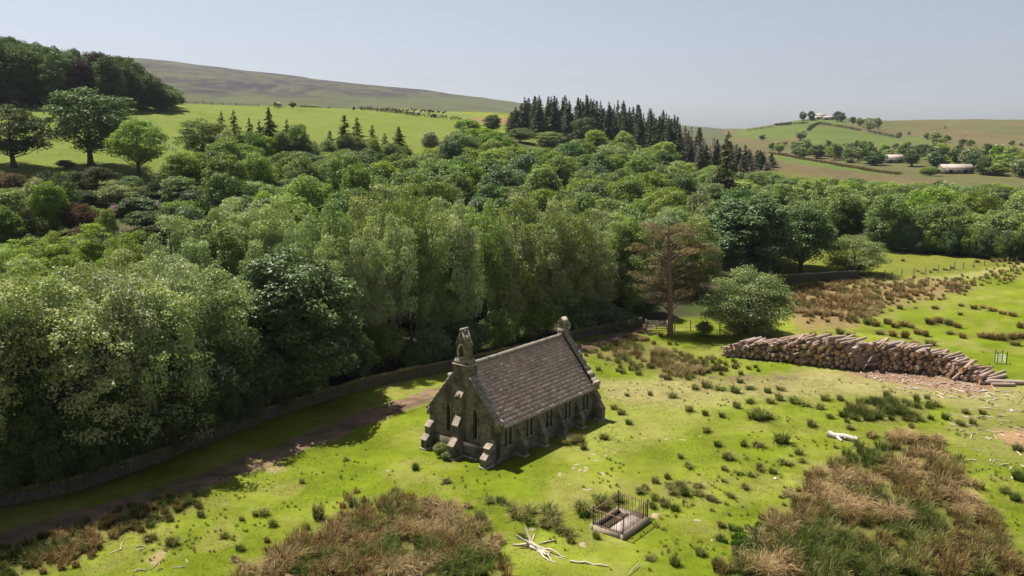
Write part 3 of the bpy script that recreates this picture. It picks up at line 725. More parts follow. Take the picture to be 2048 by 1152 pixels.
# north porch
px0, px1, py1 = 3.6, 6.8, WID+2.4; pc = (px0+px1)/2
por = empty('porch', parent=chapel)
panel('porch_wall', [(px0, 0), (px1, 0), (px1, 2.3), (pc, 4.3), (px0, 2.3)], [lancet(pc, 1.2, .02, 2.3)], 'y', py1, -.4, M['stone'], por)
MB().box(px0, px0+.4, WID, py1-.41, 0, 2.2).build('porch_side', M['stone'], por)
MB().box(px1-.4, px1, WID, py1-.41, 0, 2.2).build('porch_side', M['stone'], por)
for s in (-1, 1):
    e = px0 if s < 0 else px1
    MB().prism([(e+s*.15, 2.1), (pc, 4.24), (pc, 4.36), (e+s*.2, 2.16)], py1-WID+.75, 'y', WID-.75-.42).build('porch_roof', M['slate'], por)
    MB().prism([(e+s*.12, 2.25), (pc, 4.42), (pc, 4.62), (e+s*.22, 2.35)], .5, 'y', py1-.42).build('porch_coping', M['weathering'], por)
MB().box(pc-.16, pc+.16, py1-.45, py1+.1, 4.5, 4.85).build('porch_apex_stone', M['weathering'], por)

# ------------------------------------------------------------------ railed grave
ga, gb, gc_ = hit(1247, 1081), hit(1300, 1043), hit(1193, 1052)
ang = math.atan2((gb-ga).y, (gb-ga).x); GL, GW = (gb-ga).length, (gc_-ga).length
gv = empty('railed_grave', (ga.x, ga.y, min(ga.z, gb.z, gc_.z)-.03), ang)
tag(gv, 'rusty iron railings on a stone kerb around a double grave', 'grave')
K = .38
for nm_, b_ in (('kerb', (0, GL, 0, .22)), ('kerb', (0, GL, GW-.22, GW)), ('kerb', (0, .22, .222, GW-.222)), ('kerb', (GL-.22, GL, .222, GW-.222))):
    MB().box(*b_, -.25, K, jit=.012).build('kerb', M['kerb'], gv)
MB().box(.21, GL-.21, .21, GW-.21, -.25, .1).build('soil', M['soil'], gv)
for z, r_ in ((1.44, .042), (K+.1, .03)):
    for a, b in (((.14, .14), (GL-.14, .14)), ((GL-.14, .14), (GL-.14, GW-.14)), ((GL-.14, GW-.14), (.14, GW-.14)), ((.14, GW-.14), (.14, .14))):
        MB().tube([(*a, z), (*b, z)], r_, 4).build('rail', M['rust'], gv)
corners = [(.14, .14), (GL-.14, .14), (GL-.14, GW-.14), (.14, GW-.14)]
for c in corners:
    MB().tube([(*c, K-.02), (*c, 1.5), (*c, 1.53), (*c, 1.58), (*c, 1.64), (*c, 1.69)], [.05, .05, .04, .075, .07, .02], 6).build('post', M['iron'], gv)
bar = MB().tube([(0, 0, K-.02), (0, 0, 1.52), (0, 0, 1.64)], [.02, .02, .004], 4).mesh('bar'); bar.materials.append(M['iron'])
for (a, b) in zip(corners, corners[1:]+corners[:1]):
    L_ = math.hypot(b[0]-a[0], b[1]-a[1]); n = int(L_/.165)
    for k in range(1, n):
        if rng.random() < .06: continue
        o = link('bar', bar, gv); o.location = (a[0]+(b[0]-a[0])*k/n, a[1]+(b[1]-a[1])*k/n, 0)
        o.rotation_euler = (rng.uniform(-.015, .015), rng.uniform(-.015, .015), 0)
sb = MB().box(.42, GL-.34, .36, GW*.52, 0, .16, jit=.01).build('grave_slab', M['slab'])
sb.location = (ga.x, ga.y, gv.location.z+.1); sb.rotation_euler = (R(.6), 0, ang)
tag(sb, 'flat pale stone ledger slab lying inside the rusty railings', 'slab')

# ------------------------------------------------------------------ log pile
LA, LB = hit(1436, 712), hit(1985, 768)
ld = Vector((LB.x-LA.x, LB.y-LA.y)); LLEN = ld.length; ld.normalize(); ldir = Vector((.80, .60)).normalized(); LSIN = abs(ld.x*ldir.y-ld.y*ldir.x); LREAL = LLEN; LLEN = LLEN*LSIN
log_meshes = []
for v in range(7):
    k = 11; n = 5; Z = np.linspace(-.5, .5, n); V = []
    for i, z in enumerate(Z):
        for j in range(k):
            w = 2*math.pi*j/k; rr = (1-.05*z)*(1+.05*math.sin(2*w+v)+.03*math.sin(3*w+2*v+z*2))+rng.uniform(-.025, .025)
            V.append((rr*math.cos(w)+.06*math.sin(z*3+v), rr*math.sin(w)+.05*math.cos(z*2.5+v), z))
    Q = [(i*k+j, i*k+(j+1) % k, (i+1)*k+(j+1) % k, (i+1)*k+j) for i in range(n-1) for j in range(k)]
    b = MB().add(V, Q); b.add(V[:k], T=[(0, j+1, j) for j in range(1, k-1)], m=1); b.add(V[-k:], T=[(0, j, j+1) for j in range(1, k-1)], m=1)
    me = b.mesh('log'); me.materials.append(M['log']); me.materials.append(M['logend']); log_meshes.append(me)
hs_ = [0, .03, .12, .2, .3, .42, .5, .54, .6, .7, .8, .88, .95, 1]; hz_ = [.8, 1.3, 1.7, 2.0, 2.5, 3.2, 2.7, 3.0, 3.0, 2.9, 2.3, 1.7, 1.1, .6]
sg = np.linspace(.2, LLEN-.2, 900); prof = np.interp(sg/LLEN, hs_, hz_)
cs, cz, cr = [], [], []
for it in range(900):
    r_ = float(np.clip(rng.lognormal(math.log(.19), .32), .10, .36))
    h = np.full(len(sg), r_)
    if cs:
        S = np.array(cs); Zc = np.array(cz); Rc = np.array(cr); d = np.abs(sg[:, None]-S[None]); q = (r_+Rc)[None]
        hh = np.where(d < q, Zc[None]+np.sqrt(np.maximum(q*q-d*d, 0)), 0); h = np.maximum(h, hh.max(1))
    ok = h+r_*.4 < prof
    if not ok.any():
        if it > 500: break
        continue
    c = np.where(ok, h+rng.uniform(0, .3, len(sg)), 1e9); k = int(np.argmin(c)); cs.append(float(sg[k])); cz.append(float(h[k])); cr.append(r_)
cs, cz, cr = map(np.array, (cs, cz, cr))
ordr = np.argsort(-cr); indiv = set(ordr[:288].tolist())
rot0 = Vector((ldir.x, ldir.y, 0)).to_track_quat('Z', 'Y').to_matrix().to_4x4()
rest = MB(); nlog = 0
for i in range(len(cs)):
    t = cs[i]/LLEN; setback = 1.7*sstep(.5, .56, t)*(1-sstep(.80, .9, t)) if t > .45 else 0.0
    back = rng.normal(0, .26)+float(setback)
    top = cz[i]+cr[i]*2.2 > np.interp(t, hs_, hz_)
    ln = rng.uniform(2.7, 3.3)*(1.0 if not top else rng.uniform(.95, 1.2))
    j = .2 if top else .05
    p = Vector((LA.x+ld.x*cs[i]/LSIN, LA.y+ld.y*cs[i]/LSIN, 0))+Vector((ldir.x, ldir.y, 0))*(ln/2+back)
    p.z = gp(p.x, p.y)*.6+gp(LA.x+ld.x*cs[i]/LSIN, LA.y+ld.y*cs[i]/LSIN)*.4+cz[i]
    Mx = Matrix.Translation(p) @ Matrix.Rotation(rng.normal(0, j), 4, 'Z') @ Matrix.Rotation(rng.normal(0, j*.4), 4, Vector((-ldir.y, ldir.x, 0))) @ rot0 @ Matrix.Rotation(rng.uniform(0, 6.28), 4, 'Z') @ Matrix.Diagonal((cr[i]*.99, cr[i]*.99, ln, 1))
    me = log_meshes[int(rng.integers(7))]
    if i in indiv:
        o = link('log', me); o.matrix_world = Mx
        if top: tag(o, 'weathered log lying along the top of the long log pile', 'log', 'logs on top of the pile')
        else: tag(o, 'sawn log with its cut end showing in the pile face', 'log', 'logs in the face of the pile')
    else:
        V = np.array([Mx @ v.co for v in me.vertices]); Qs = [list(p.vertices) for p in me.polygons if len(p.vertices) == 4]; Ts = [list(p.vertices) for p in me.polygons if len(p.vertices) == 3]
        rest.add(V, Qs, [], 0); rest.add(V, [], Ts, 1)
if rest.n:
    o = rest.build('small_logs', [M['log'], M['logend']], fixn=False); tag(o, 'thin poles wedged between the bigger logs of the pile', 'logs', kind='stuff')
# tumbled logs in the gap and at the right end
def lay_log(pa, pb, r_, label, group=None, name='log'):
    a, b = Vector(pa), Vector(pb); d = b-a
    o = link(name, log_meshes[int(rng.integers(7))]); o.matrix_world = Matrix.Translation((a+b)/2) @ d.to_track_quat('Z', 'Y').to_matrix().to_4x4() @ Matrix.Diagonal((r_, r_, d.length, 1))
    return tag(o, label, 'log', group)
def pilept(s, back, z):
    s = s/LSIN; x = LA.x+ld.x*s+ldir.x*back; y = LA.y+ld.y*s+ldir.y*back; return (x, y, gp(x, y)+z)
for k in range(13):
    s0 = LLEN*(.475+.006*k)+rng.uniform(-.2, .2); z = 2.5-.17*k+rng.uniform(-.05, .05)
    lay_log(pilept(s0, .2+.02*k, max(z, .16)), pilept(s0+rng.uniform(.5, 1.1), 2.6, max(z+rng.uniform(.2, .5), .3)), rng.uniform(.11, .2), 'thin slipped log sloping in the gap of the log pile', 'slipped logs in the gap')
for k in range(26):
    t = rng.uniform(.04, .5); s0 = t*LLEN; z = float(np.interp(t, hs_, hz_))+rng.uniform(-.05, .12); bk = rng.uniform(-.2, .9); r_ = rng.uniform(.12, .26); sk = rng.normal(.25, .5)
    lay_log(pilept(s0, bk, z+r_), pilept(s0+sk, bk+rng.uniform(2.2, 3.2), z+r_+rng.uniform(-.1, .2)), r_, 'jumbled log thrown on the tapering half of the pile top', 'jumbled logs on the pile top')
lay_log(pilept(LLEN*.56, -.1, .25), pilept(LLEN*.575, 1.0, 1.9), .09, 'thin pole leaning against the notch of the log pile')
lay_log(pilept(LLEN*.875, -.35, .2), pilept(LLEN*.915, 1.6, 2.1), .13, 'pale pole leaning on the falling end of the log pile')
for s0, bk, r_ in ((.965, -.7, .24), (.985, -.2, .28), (1.0, .5, .24), (1.01, -1.0, .2), (1.03, .1, .22)):
    a = pilept(LLEN*s0, bk, r_*.85); b = pilept(LLEN*s0+rng.uniform(1.6, 2.4), bk+rng.uniform(.6, 1.4), r_*.9)
    lay_log(a, b, r_, 'loose log lying on the grass at the end of the pile', 'loose logs at the pile end')

# ------------------------------------------------------------------ fallen wood, sticks, molehills
def branchwood(name, lines, mat, label, cat, group=None):
    m = MB()
    for P, rad in lines: m.tube(P, rad, 7)
    o = m.build(name, mat, smooth=False, fixn=False); return tag(o, label, cat, group)
def gpt(px, py, h=0.0):
    v = hit(px, py); return np.array([v.x, v.y, v.z+h])
def wob(a, b, n, amp):
    t = np.linspace(0, 1, n)[:, None]; P = a+(b-a)*t; P[1:-1] += rng.normal(0, amp, (n-2, 3)); return P
a, b = gpt(1656, 872, .22), gpt(1714, 884, .22)
branchwood('fallen_tree', [(wob(a, b, 6, .06), [.34, .30, .27, .25, .26, .2]), (wob(a+[.5, -.25, -.05], gpt(1684, 884, .1), 4, .04), [.18, .16, .13, .1]), (wob(b+[-1.0, .3, .05], gpt(1722, 877, .15), 4, .05), [.1, .08, .06, .03])],
           M['white_wood'], 'bleached white fallen trunk lying on the meadow', 'fallen trunk')
c = gpt(1062, 1095, .15)
L = []
for (x, y, h, r_) in ((1032, 1078, .75, .07), (1052, 1070, 1.0, .08), (1070, 1074, .75, .07)):
    L.append((wob(c, gpt(x, y+14, h), 4, .05), [.11, .09, .075, r_]))
for (x, y, r_) in ((1112, 1127, .05), (1135, 1117, .04), (1100, 1124, .07), (1130, 1120, .03)):
    L.append((wob(c+rng.normal(0, .08, 3), gpt(x, y, .05), 7, .06), np.linspace(.12, r_*.5, 7)))
L.append((wob(gpt(1026, 1091, .06), c, 4, .04), [.05, .07, .08, .09]))
branchwood('fallen_branch', L, M['stick'], 'dead branch with upturned forked roots lying near the railed grave', 'fallen branch')
branchwood('fallen_pole', [(wob(gpt(1140, 1124, .08), gpt(1217, 1134, .05), 6, .03), [.07, .065, .06, .06, .05, .04])], M['stick'], 'straight pale pole lying in the grass below the grave', 'pole')
branchwood('broken_stick', [(wob(gpt(1078, 1089, .06), gpt(1111, 1082, .08), 4, .02), [.03, .05, .055, .06])], M['stick'], 'short grey stick lying between dead branch and grave', 'stick')
branchwood('dry_twig', [(wob(gpt(1258, 1151, .05), gpt(1278, 1131, .25), 4, .03), .025), (wob(gpt(1266, 1143, .1), gpt(1290, 1134, .2), 4, .03), .02)], M['stick'], 'forked dry twig in the long grass below the grave', 'twig')
stick_me = []
for v in range(4):
    m = MB().tube(wob(np.array([-.5, 0, 0.]), np.array([.5, 0, 0.]), 5, .035), [.05, .06, .055, .05, .03], 5); 
    if v % 2: m.tube(wob(np.array([.05, 0, 0.]), np.array([.35, .3, .08]), 3, .02), [.04, .035, .02], 5)
    me = m.mesh('stick'); me.materials.append(M['stick']); stick_me.append(me)
def sticks(n, poly, smin, smax, label, group):
    P = np.array(poly); k = 0
    while k < n:
        x = rng.uniform(P[:, 0].min(), P[:, 0].max()); y = rng.uniform(P[:, 1].min(), P[:, 1].max())
        if poly_mask(np.array([x]), np.array([y]), poly, .5)[0] < .5: continue
        p = hit(x, y); o = link('stick', stick_me[k % 4]); s_ = rng.uniform(smin, smax); o.location = (p.x, p.y, p.z+.04)
        o.scale = (s_, s_*.8, .9); o.rotation_euler = (rng.normal(0, .2), rng.normal(0, .08), rng.uniform(0, 6.28)); tag(o, label, 'stick', group); k += 1
sticks(60, [(1900, 820), (2046, 800), (2046, 960), (1970, 940), (1890, 880)], .35, 1.1, 'pale broken stick on the trampled ground beyond the brown rushes', 'sticks on the trampled ground')
sticks(45, [(1740, 748), (1900, 760), (2000, 770), (2040, 800), (1900, 800), (1760, 772)], .5, 1.6, 'broken branch among the bark litter before the log pile', 'broken branches by the log pile')
sticks(12, [(230, 1090), (380, 1080), (380, 1140), (230, 1145)], .3, .8, 'bleached stick in the rough grass beside the track rushes', 'sticks beside the track')
m = MB()
poly = [(1690, 738), (1760, 740), (1880, 752), (1960, 758), (1980, 770), (1930, 784), (1860, 772), (1760, 760)]
for k in range(900):
    x = rng.uniform(1690, 1980); y = rng.uniform(736, 786)
    if poly_mask(np.array([x]), np.array([y]), poly, .5)[0] < .5: continue
    d = ray(x, y); t = -CH/d[2]; p = np.array([d[0]*t, d[1]*t, 0]); p[2] = gp(p[0], p[1])+rng.uniform(.02, .1); w = rng.uniform(0, 6.28); l = rng.uniform(.08, .35); u_ = np.array([math.cos(w), math.sin(w), rng.normal(0, .25)])*l
    v_ = np.array([-math.sin(w), math.cos(w), rng.normal(0, .2)])*rng.uniform(.03, .07)
    m.add([p-u_-v_, p+u_-v_, p+u_+v_, p-u_+v_], [(0, 1, 2, 3)])
tag(m.build('bark_litter', M['log'], fixn=False), 'brown bark and wood chip litter before the log pile', 'bark litter', kind='stuff')
mole_me = []
for v in range(3):
    k = 9; V = [(0, 0, .09)]
    for ring, (rr, zz) in enumerate(((.45, .075), (.8, .035), (1.05, -.06))):
        for j in range(k): w = 6.283*j/k; q = rr*rng.uniform(.8, 1.15); V.append((q*math.cos(w), q*math.sin(w)*.8, zz))
    T = [(0, 1+j, 1+(j+1) % k) for j in range(k)]; Q = [(1+r_*k+j, 1+(r_+1)*k+j, 1+(r_+1)*k+(j+1) % k, 1+r_*k+(j+1) % k) for r_ in range(2) for j in range(k)]
    me = MB().add(V, Q, T).mesh('molehill', smooth=True); me.materials.append(M['molesoil']); mole_me.append(me)
for (x, y, s_) in ((1155, 929, .32), (1147, 936, .28), (1160, 940, .3), (1173, 936, .34), (1171, 941, .3), (1119, 950, .3), (1204, 947, .36), (1193, 921, .3), (1188, 909, .3), (1212, 911, .22), (1229, 905, .22), (1236, 899, .2), (1170, 979, .28), (1178, 979, .28), (1206, 948, .34), (1311, 1031, .55), (1396, 1041, .35), (1164, 1088, .35), (1065, 1059, .3), (1120, 946, .22), (1332, 878, .3), (1365, 880, .34), (1400, 873, .2), (1286, 877, .25), (775, 941, .25), (1166, 1092, .3)):
    p = hit(x, y); o = link('molehill', mole_me[int(rng.integers(3))]); o.location = (p.x, p.y, p.z); o.scale = (s_*.95, s_*.75, s_*.8); o.rotation_euler = (0, 0, rng.uniform(0, 6.28))
    tag(o, 'small pale patch of bare soil on the grass around the chapel', 'molehill', 'molehills on the meadow')
st_me = []
for v in range(2):
    m = MB().box(-.5, .5, -.4, .4, -.3, .4, jit=.12); me = m.mesh('stone'); me.materials.append(M['white']); st_me.append(me)
for (x, y, s_) in ((1551, 958, .2), (2027, 957, .25), (2023, 823, .3), (1424, 1082 , .12), (1507, 950, .14), (1506, 772, .2), (1750, 757, .25)):
    p = hit(x, y); o = link('stone', st_me[int(rng.integers(2))]); o.location = p; o.scale = (s_, s_, s_); o.rotation_euler = (0, 0, rng.uniform(0, 6)); tag(o, 'small pale loose stone lying on the meadow grass', 'stone', 'loose stones on the meadow')

# ------------------------------------------------------------------ dry stone walls
def stone_wall(name, pts, h, label, seg=.38, faces=(-1, 1), thick=.5, cop=None, gaps=()):
    root = empty(name, pts[0]); base = np.array([[p[0], p[1]] for p in pts], float); d = np.concatenate([[0], np.cumsum(np.hypot(*np.diff(base, axis=0).T))])
    o0 = np.array([pts[0][0], pts[0][1], pts[0][2]])
    def P(s): return np.array([np.interp(s, d, base[:, 0]), np.interp(s, d, base[:, 1])])
    m = MB(); core = MB(); cs_ = []
    S = np.arange(0, d[-1]-.6, 1.2)
    for s in S:
        a, b = P(s), P(s+1.2); t = (b-a)/np.linalg.norm(b-a); nn = np.array([-t[1], t[0]])*thick*.36; za, zb = gp(*a), gp(*b)
        pt = [(*(a-nn), za-.3), (*(b-nn), zb-.3), (*(b+nn), zb-.3), (*(a+nn), za-.3), (*(a-nn*.7), za+h-.12), (*(b-nn*.7), zb+h-.12), (*(b+nn*.7), zb+h-.12), (*(a+nn*.7), za+h-.12)]
        core.hexa(np.array(pt)-o0)
    nc = int(h/.17)
    for f in faces:
        for c in range(nc):
            s = rng.uniform(0, .3)
            while s < d[-1]-.3:
                l = rng.uniform(.2, .5); q = P(s+l/2); t = P(s+l/2+.1)-P(s+l/2-.1); t /= np.linalg.norm(t); nn = np.array([-t[1], t[0]])*f
                z = gp(*q)+c*.17; off = thick*.5*(1-.3*c/nc); hw = l/2-.012; D = rng.uniform(-.025, .03)
                B = []
                for zz in (z+.005, z+.165):
                    for (e, w) in ((-hw, off-.14), (hw, off-.14), (hw, off+D), (-hw, off+D)):
                        xy = q+t*e+nn*w; B.append((xy[0], xy[1], zz))
                m.hexa(np.array(B)-o0+rng.uniform(-.016, .016, (8, 3))); s += l
    core.build('core', M['wallstone'], root, fixn=False)
    tag(m.build('stone_courses', M['wallstone'], root), kind='stuff')
    s = .1; n = 0
    while s < d[-1]-.3:
        l = rng.uniform(.35, .62) if n < 298 else rng.uniform(.9, 1.2); q = P(s+l/2); t = P(s+l/2+.1)-P(s+l/2-.1); t /= np.linalg.norm(t); nn = np.array([-t[1], t[0]]); z = gp(*q)+nc*.17-.01
        B = [(*(q+t*e+nn*w), zz) for zz, k in ((z, 1), (z+rng.uniform(.14, .24), .75)) for e, w in ((-l/2*k, -.27*k), (l/2*k, -.27*k), (l/2*k, .27*k), (-l/2*k, .27*k))]
        MB().hexa(np.array(B)-o0+rng.uniform(-.025, .025, (8, 3))).build('coping_stone', cop or M['moss'], root, fixn=False); s += l*.97; n += 1
    return tag(root, label, 'wall')
wp = [hit(*p) for p in WALL_PX]
stone_wall('dry_stone_wall', [tuple(p) for p in wp], 1.15, 'mossy dry stone wall along the wood beside the track')
stone_wall('dry_stone_wall', [tuple(hit(*p)) for p in ((1560, 566), (1620, 562), (1680, 558), (1717, 556))], 1.5, 'short dark dry stone wall under the two trees by the brown rushes', cop=M['coping'])

# ------------------------------------------------------------------ gate, fences, tree guard
def fence(name, pts, h, label, wires=3, mat='wood', r_=.06):
    root = empty(name, pts[0]); o0 = Vector(pts[0])
    for p in pts:
        hh = h*rng.uniform(.85, 1.15); lean = rng.normal(0, .05, 2); q = Vector(p)-o0
        MB().tube([(q.x, q.y, q.z-.3), (q.x+lean[0], q.y+lean[1], q.z+hh)], [r_, r_*.9], 6).build('post', M[mat], root)
    for k in range(wires):
        z = h*(.3+.62*k/max(1, wires-1)); MB().tube([Vector(p)-o0+Vector((0, 0, z)) for p in pts], .012, 3, cap=False).build('wire', M['iron'], root, fixn=False)
    return tag(root, label, 'fence')
fence('wire_fence', [tuple(hit(x, y)) for x, y in ((1752, 556), (1770, 555), (1785, 557), (1803, 553), (1827, 553), (1850, 550), (1875, 545), (1900, 542), (1909, 539), (1926, 538), (1948, 536), (1969, 532), (1992, 530), (2015, 527), (2034, 525), (2060, 522))], 1.45, 'weathered post and wire fence beside the pale lane at the meadow edge', r_=.11)
fence('wire_fence', [tuple(hit(x, y)) for x, y in ((1349, 662), (1381, 661), (1413, 664), (1440, 668))], 1.5, 'dark fence posts between the tall pine and the spreading hawthorn', r_=.08)
fence('wire_fence', [tuple(hit(x, y)) for x, y in ((258, 222), (266, 230), (274, 240), (283, 252), (330, 292), (338, 298), (346, 303), (352, 308))], 1.3, 'thin fence crossing the bright pasture below the hilltop wood', r_=.1)
ga_, gb_ = hit(1294, 660), hit(1333, 661)
gt = empty('field_gate', ga_, math.atan2(gb_.y-ga_.y, gb_.x-ga_.x)); gl = (gb_-ga_).length
for k in range(5): MB().box(.06, gl-.06, -.025, .025, .25+.24*k, .36+.24*k).build('bar', M['wood'], gt)
for x in (.03, gl-.03, gl*.5): MB().box(x-.05, x+.05, -.05, -.027, .18, 1.36).build('stile', M['wood'], gt)
a_, b_ = Vector((.1, 0, .25)), Vector((gl-.1, 0, 1.3)); MB().tube([(.1, .05, .28), (gl-.1, .05, 1.3)], .04, 4).build('brace', M['wood'], gt)
for x in (-.15, gl+.15): MB().box(x-.1, x+.1, -.1, .1, -.3, 1.5).build('gate_post', M['wood'], gt)
tag(gt, 'weathered five bar wooden gate across the track beside the pine', 'gate')
p = hit(2000, 728)
tg = empty('tree_guard', p)
for (x, y) in ((-.55, -.3), (.55, -.3), (-.3, .55), (.5, .5)): MB().tube([(x, y, -.3), (x, y, 1.55)], .05, 5).build('post', M['dark_open'], tg)
for k in range(5): MB().tube([(-.5, -.28, .25+.2*k), (.5, -.28, .25+.2*k), (.48, .48, .25+.2*k), (-.3, .5, .25+.2*k), (-.5, -.28, .25+.2*k)], .02, 4, cap=False).build('rail', M['white'], tg, fixn=False)
tag(tg, 'small square tree guard of posts and pale rails beyond the log pile', 'tree guard')

# ------------------------------------------------------------------ trees: archetypes
def unit(v): return v/(np.linalg.norm(v, axis=-1, keepdims=True)+1e-9)
def leaf_quads(P, Nn, T, ln, wd, rnd):
    n = len(P); B = unit(np.cross(Nn, T)); T = unit(np.cross(B, Nn)); ln = ln[:, None]; wd = wd[:, None]
    V = np.stack([P-T*ln*.5, P+B*wd*.5+T*ln*.05, P+T*ln*.5-Nn*ln*.12, P-B*wd*.5+T*ln*.05], 1).reshape(-1, 3)
    return V, np.arange(4*n).reshape(-1, 4), np.repeat(rnd, 4)
def crown_mesh(name, clumps, per, size, style='broad', up=.45, aspect=.62, fuzz=.2):
    """clumps: rows of x,y,z,r,rz"""
    P, N_, T_, S_, R_ = [], [], [], [], []
    for (x, y, z, r, rz) in clumps:
        n = max(12, int(per*(r*r*rz)**(2/3)/1.0)); d = unit(rng.normal(size=(n, 3)))
        if style == 'birch':
            nst = max(4, n//9); st = unit(rng.normal(size=(nst, 3)))*rng.uniform(.3, 1, (nst, 1))**.6*[r, r, rz*.8]
            k = rng.integers(0, nst, n); L = rng.uniform(.7, 1.9, nst)*min(1.3, r)
            q = st[k]+np.stack([rng.normal(0, .07, n), rng.normal(0, .07, n), -rng.random(n)*L[k]], 1)+st[k]*[.12, .12, 0]*rng.random((n, 1))
            p = q+[x, y, z]; nn = unit(rng.normal(size=(n, 3))*[1, 1, .7]+unit(st[k])*.5+[0, 0, .35]); t = unit(rng.normal(0, .45, (n, 3))+[0, 0, -1])
        else:
            if style == 'feather' and rng.random() < .35: d[:, 2] *= .6
            rad = np.where(rng.random(n) < .82, rng.uniform(.80, 1.02, n), rng.uniform(.3, 1+fuzz, n))
            d[:, 2] = np.where((d[:, 2] < -.25) & (rng.random(n) < .6), -d[:, 2], d[:, 2]); d = unit(d)
            wobb = 1+.22*np.sin(d[:, 0]*5+x*3)*np.cos(d[:, 1]*4+y*2)+.12*np.sin(d[:, 2]*9+x*5)
            p = d*(rad*wobb)[:, None]*[r, r, rz]+[x, y, z]
            nn = unit(d*.55+[0, 0, up]+rng.normal(0, .5, (n, 3))); t = unit(rng.normal(size=(n, 3))+d*.4+[0, 0, -.3])
            if style == 'feather':
                p = p+np.stack([d[:, 0]*0, d[:, 0]*0, -np.abs(rng.normal(0, .35, n))*r*(d[:, 2] < .2)], 1); t = unit(t*.6+[0, 0, -.8]); nn = unit(nn+rng.normal(0, .35, (n, 3)))
        P.append(p); N_.append(nn); T_.append(t); S_.append(size*rng.uniform(.65, 1.35, n)); R_.append(np.clip(rng.normal(.5, .25, n)+rng.normal(0, .12), 0, 1))
    P, N_, T_, S_, R_ = map(np.concatenate, (P, N_, T_, S_, R_))
    V, Q, rr = leaf_quads(P, N_, T_, S_, S_*aspect, R_)
    return mesh_np(name, V, Q, attrs={'rnd': rr})
def sample_clumps(n, fn, dmin):
    out = []; tries = 0
    while len(out) < n and tries < n*60:
        tries += 1; c = fn()
        if c is None: continue
        if all((c[0]-o[0])**2+(c[1]-o[1])**2+((c[2]-o[2])*.9)**2 > (dmin*(c[3]+o[3])*.5)**2 for o in out): out.append(c)
    return out
def trunk_mesh(name, H, r0, clumps, lean=0.0, zlow=.18, ztop=.85, limb=.35, nl=40, sides=7):
    m = MB(); n = 9; Z = np.linspace(-.4, H*ztop, n); ph = rng.uniform(0, 6, 2)
    ax = np.stack([lean*(np.maximum(Z, 0)/H)**1.5*H+.02*H*np.sin(Z/H*4+ph[0])*(Z/H), .02*H*np.cos(Z/H*3+ph[1])*(Z/H), Z], 1)
    rad = r0*(1-.86*np.clip(Z/(H*ztop), 0, 1)**.8); rad[0] *= 1.5; rad[1] *= 1.08
    m.tube(ax, rad, sides+2)
    idx = np.argsort([-c[3] for c in clumps])[:nl]
    for i in idx:
        c = np.array(clumps[i][:3]); hd = math.hypot(c[0], c[1]); za = np.clip(c[2]-hd*rng.uniform(.55, 1.0)-.4, H*zlow, H*ztop*.97)
        a = np.array([np.interp(za, Z, ax[:, 0]), np.interp(za, Z, ax[:, 1]), za]); mid = (a*.5+c*.5)+[0, 0, -.06*hd]+rng.normal(0, .05*hd+.02, 3)
        ra = min(np.interp(za, Z, rad)*.6, limb*r0*(.5+.25*hd/(H*.3)))
        m.tube([a, a*.6+mid*.4, mid, c], [ra, ra*.8, ra*.55, ra*.18], 5, cap=False)
    return m.mesh(name, smooth=True)
ARCH = {}
def arch(key, H, Rc, crown, trunk, dtm=None): ARCH.setdefault(key, []).append(dict(H=H, R=Rc, crown=crown, trunk=trunk))
def lobed(Rx, z0, z1, rc, rzf=.8, lobes=5, low=.0, inner=.45, shape=1.0):
    ph = rng.uniform(0, 6.28, 4); zc = (z0+z1)/2; hz = (z1-z0)/2
    def f():
        d = unit(rng.normal(size=3)); k = rng.uniform(inner, 1)**.5
        a = math.atan2(d[1], d[0]); lob = 1+.16*math.sin(lobes*a+ph[0]+3*d[2])+.1*math.sin(2*a+ph[1])
        zz = d[2]; prof = (1-max(0, zz)*.18*shape)
        r = rc*rng.uniform(.7, 1.25)
        return (d[0]*k*(Rx-r*.6)*lob*prof, d[1]*k*(Rx-r*.6)*lob*prof, zc+zz*k*(hz-r*.5)*(1+.06*math.sin(3*a+ph[2])), r, r*rzf)
    return f
def birch_clumps(H, nd, spread, zlow):
    out = []
    for k in range(nd):
        a = 6.283*k/nd+rng.uniform(-.5, .5); q = 0 if k == 0 else spread*rng.uniform(.4, .78); ht = H*(1.0 if k == 0 else rng.uniform(.55, .96)); w = spread*rng.uniform(.40, .60)
        z = ht-.5; zl = zlow*rng.uniform(.8, 1.7) if k else zlow*2
        while z > zl:
            f = (ht-z)/(w*1.7); ww = w*math.sqrt(max(.06, 1-(1-min(1, f))**2))*(1-.35*max(0, (ht*.5-z)/(ht*.5)))
            for _ in range(2 if f < .5 else 3):
                b = rng.uniform(0, 6.283); d = ww*math.sqrt(rng.uniform(.25, 1)); r = rng.uniform(.55, 1.15)
                out.append((q*math.cos(a)*(.6+.45*z/ht)+d*math.cos(b), q*math.sin(a)*(.6+.45*z/ht)+d*math.sin(b), z+rng.normal(0, .3), r, r*rng.uniform(.75, 1.1)))
            z -= rng.uniform(1.1, 2.0)
    return out
for v in range(6):                                    # tall billowing birch, close
    H = 16.0; cl = birch_clumps(H, [6, 7, 5, 7, 6, 6][v], [3.8, 4.2, 3.4, 4.4, 4.0, 4.6][v], [3.8, 3.2, 4.4, 1.2, 2.5, 1.0][v])
    arch('birch', H, 4.4, crown_mesh('birch_crown', cl, 430, .22, 'feather', .35, .58, .35), trunk_mesh('birch_trunk', H, .24, cl, rng.uniform(-.05, .05), .2, .9, .5, 70))
for v in range(2):                                    # dense sycamore, close
    H = 15.5; cl = sample_clumps(105, lobed(6.6, .6, H, 1.55, .75, 5, inner=.35, shape=1.2), .70)
    arch('sycamore', H, 6.8, crown_mesh('sycamore_crown', cl, 330, .30, 'broad', .7, .72), trunk_mesh('sycamore_trunk', H, .42, cl, 0, .16, .8, .4, 45))
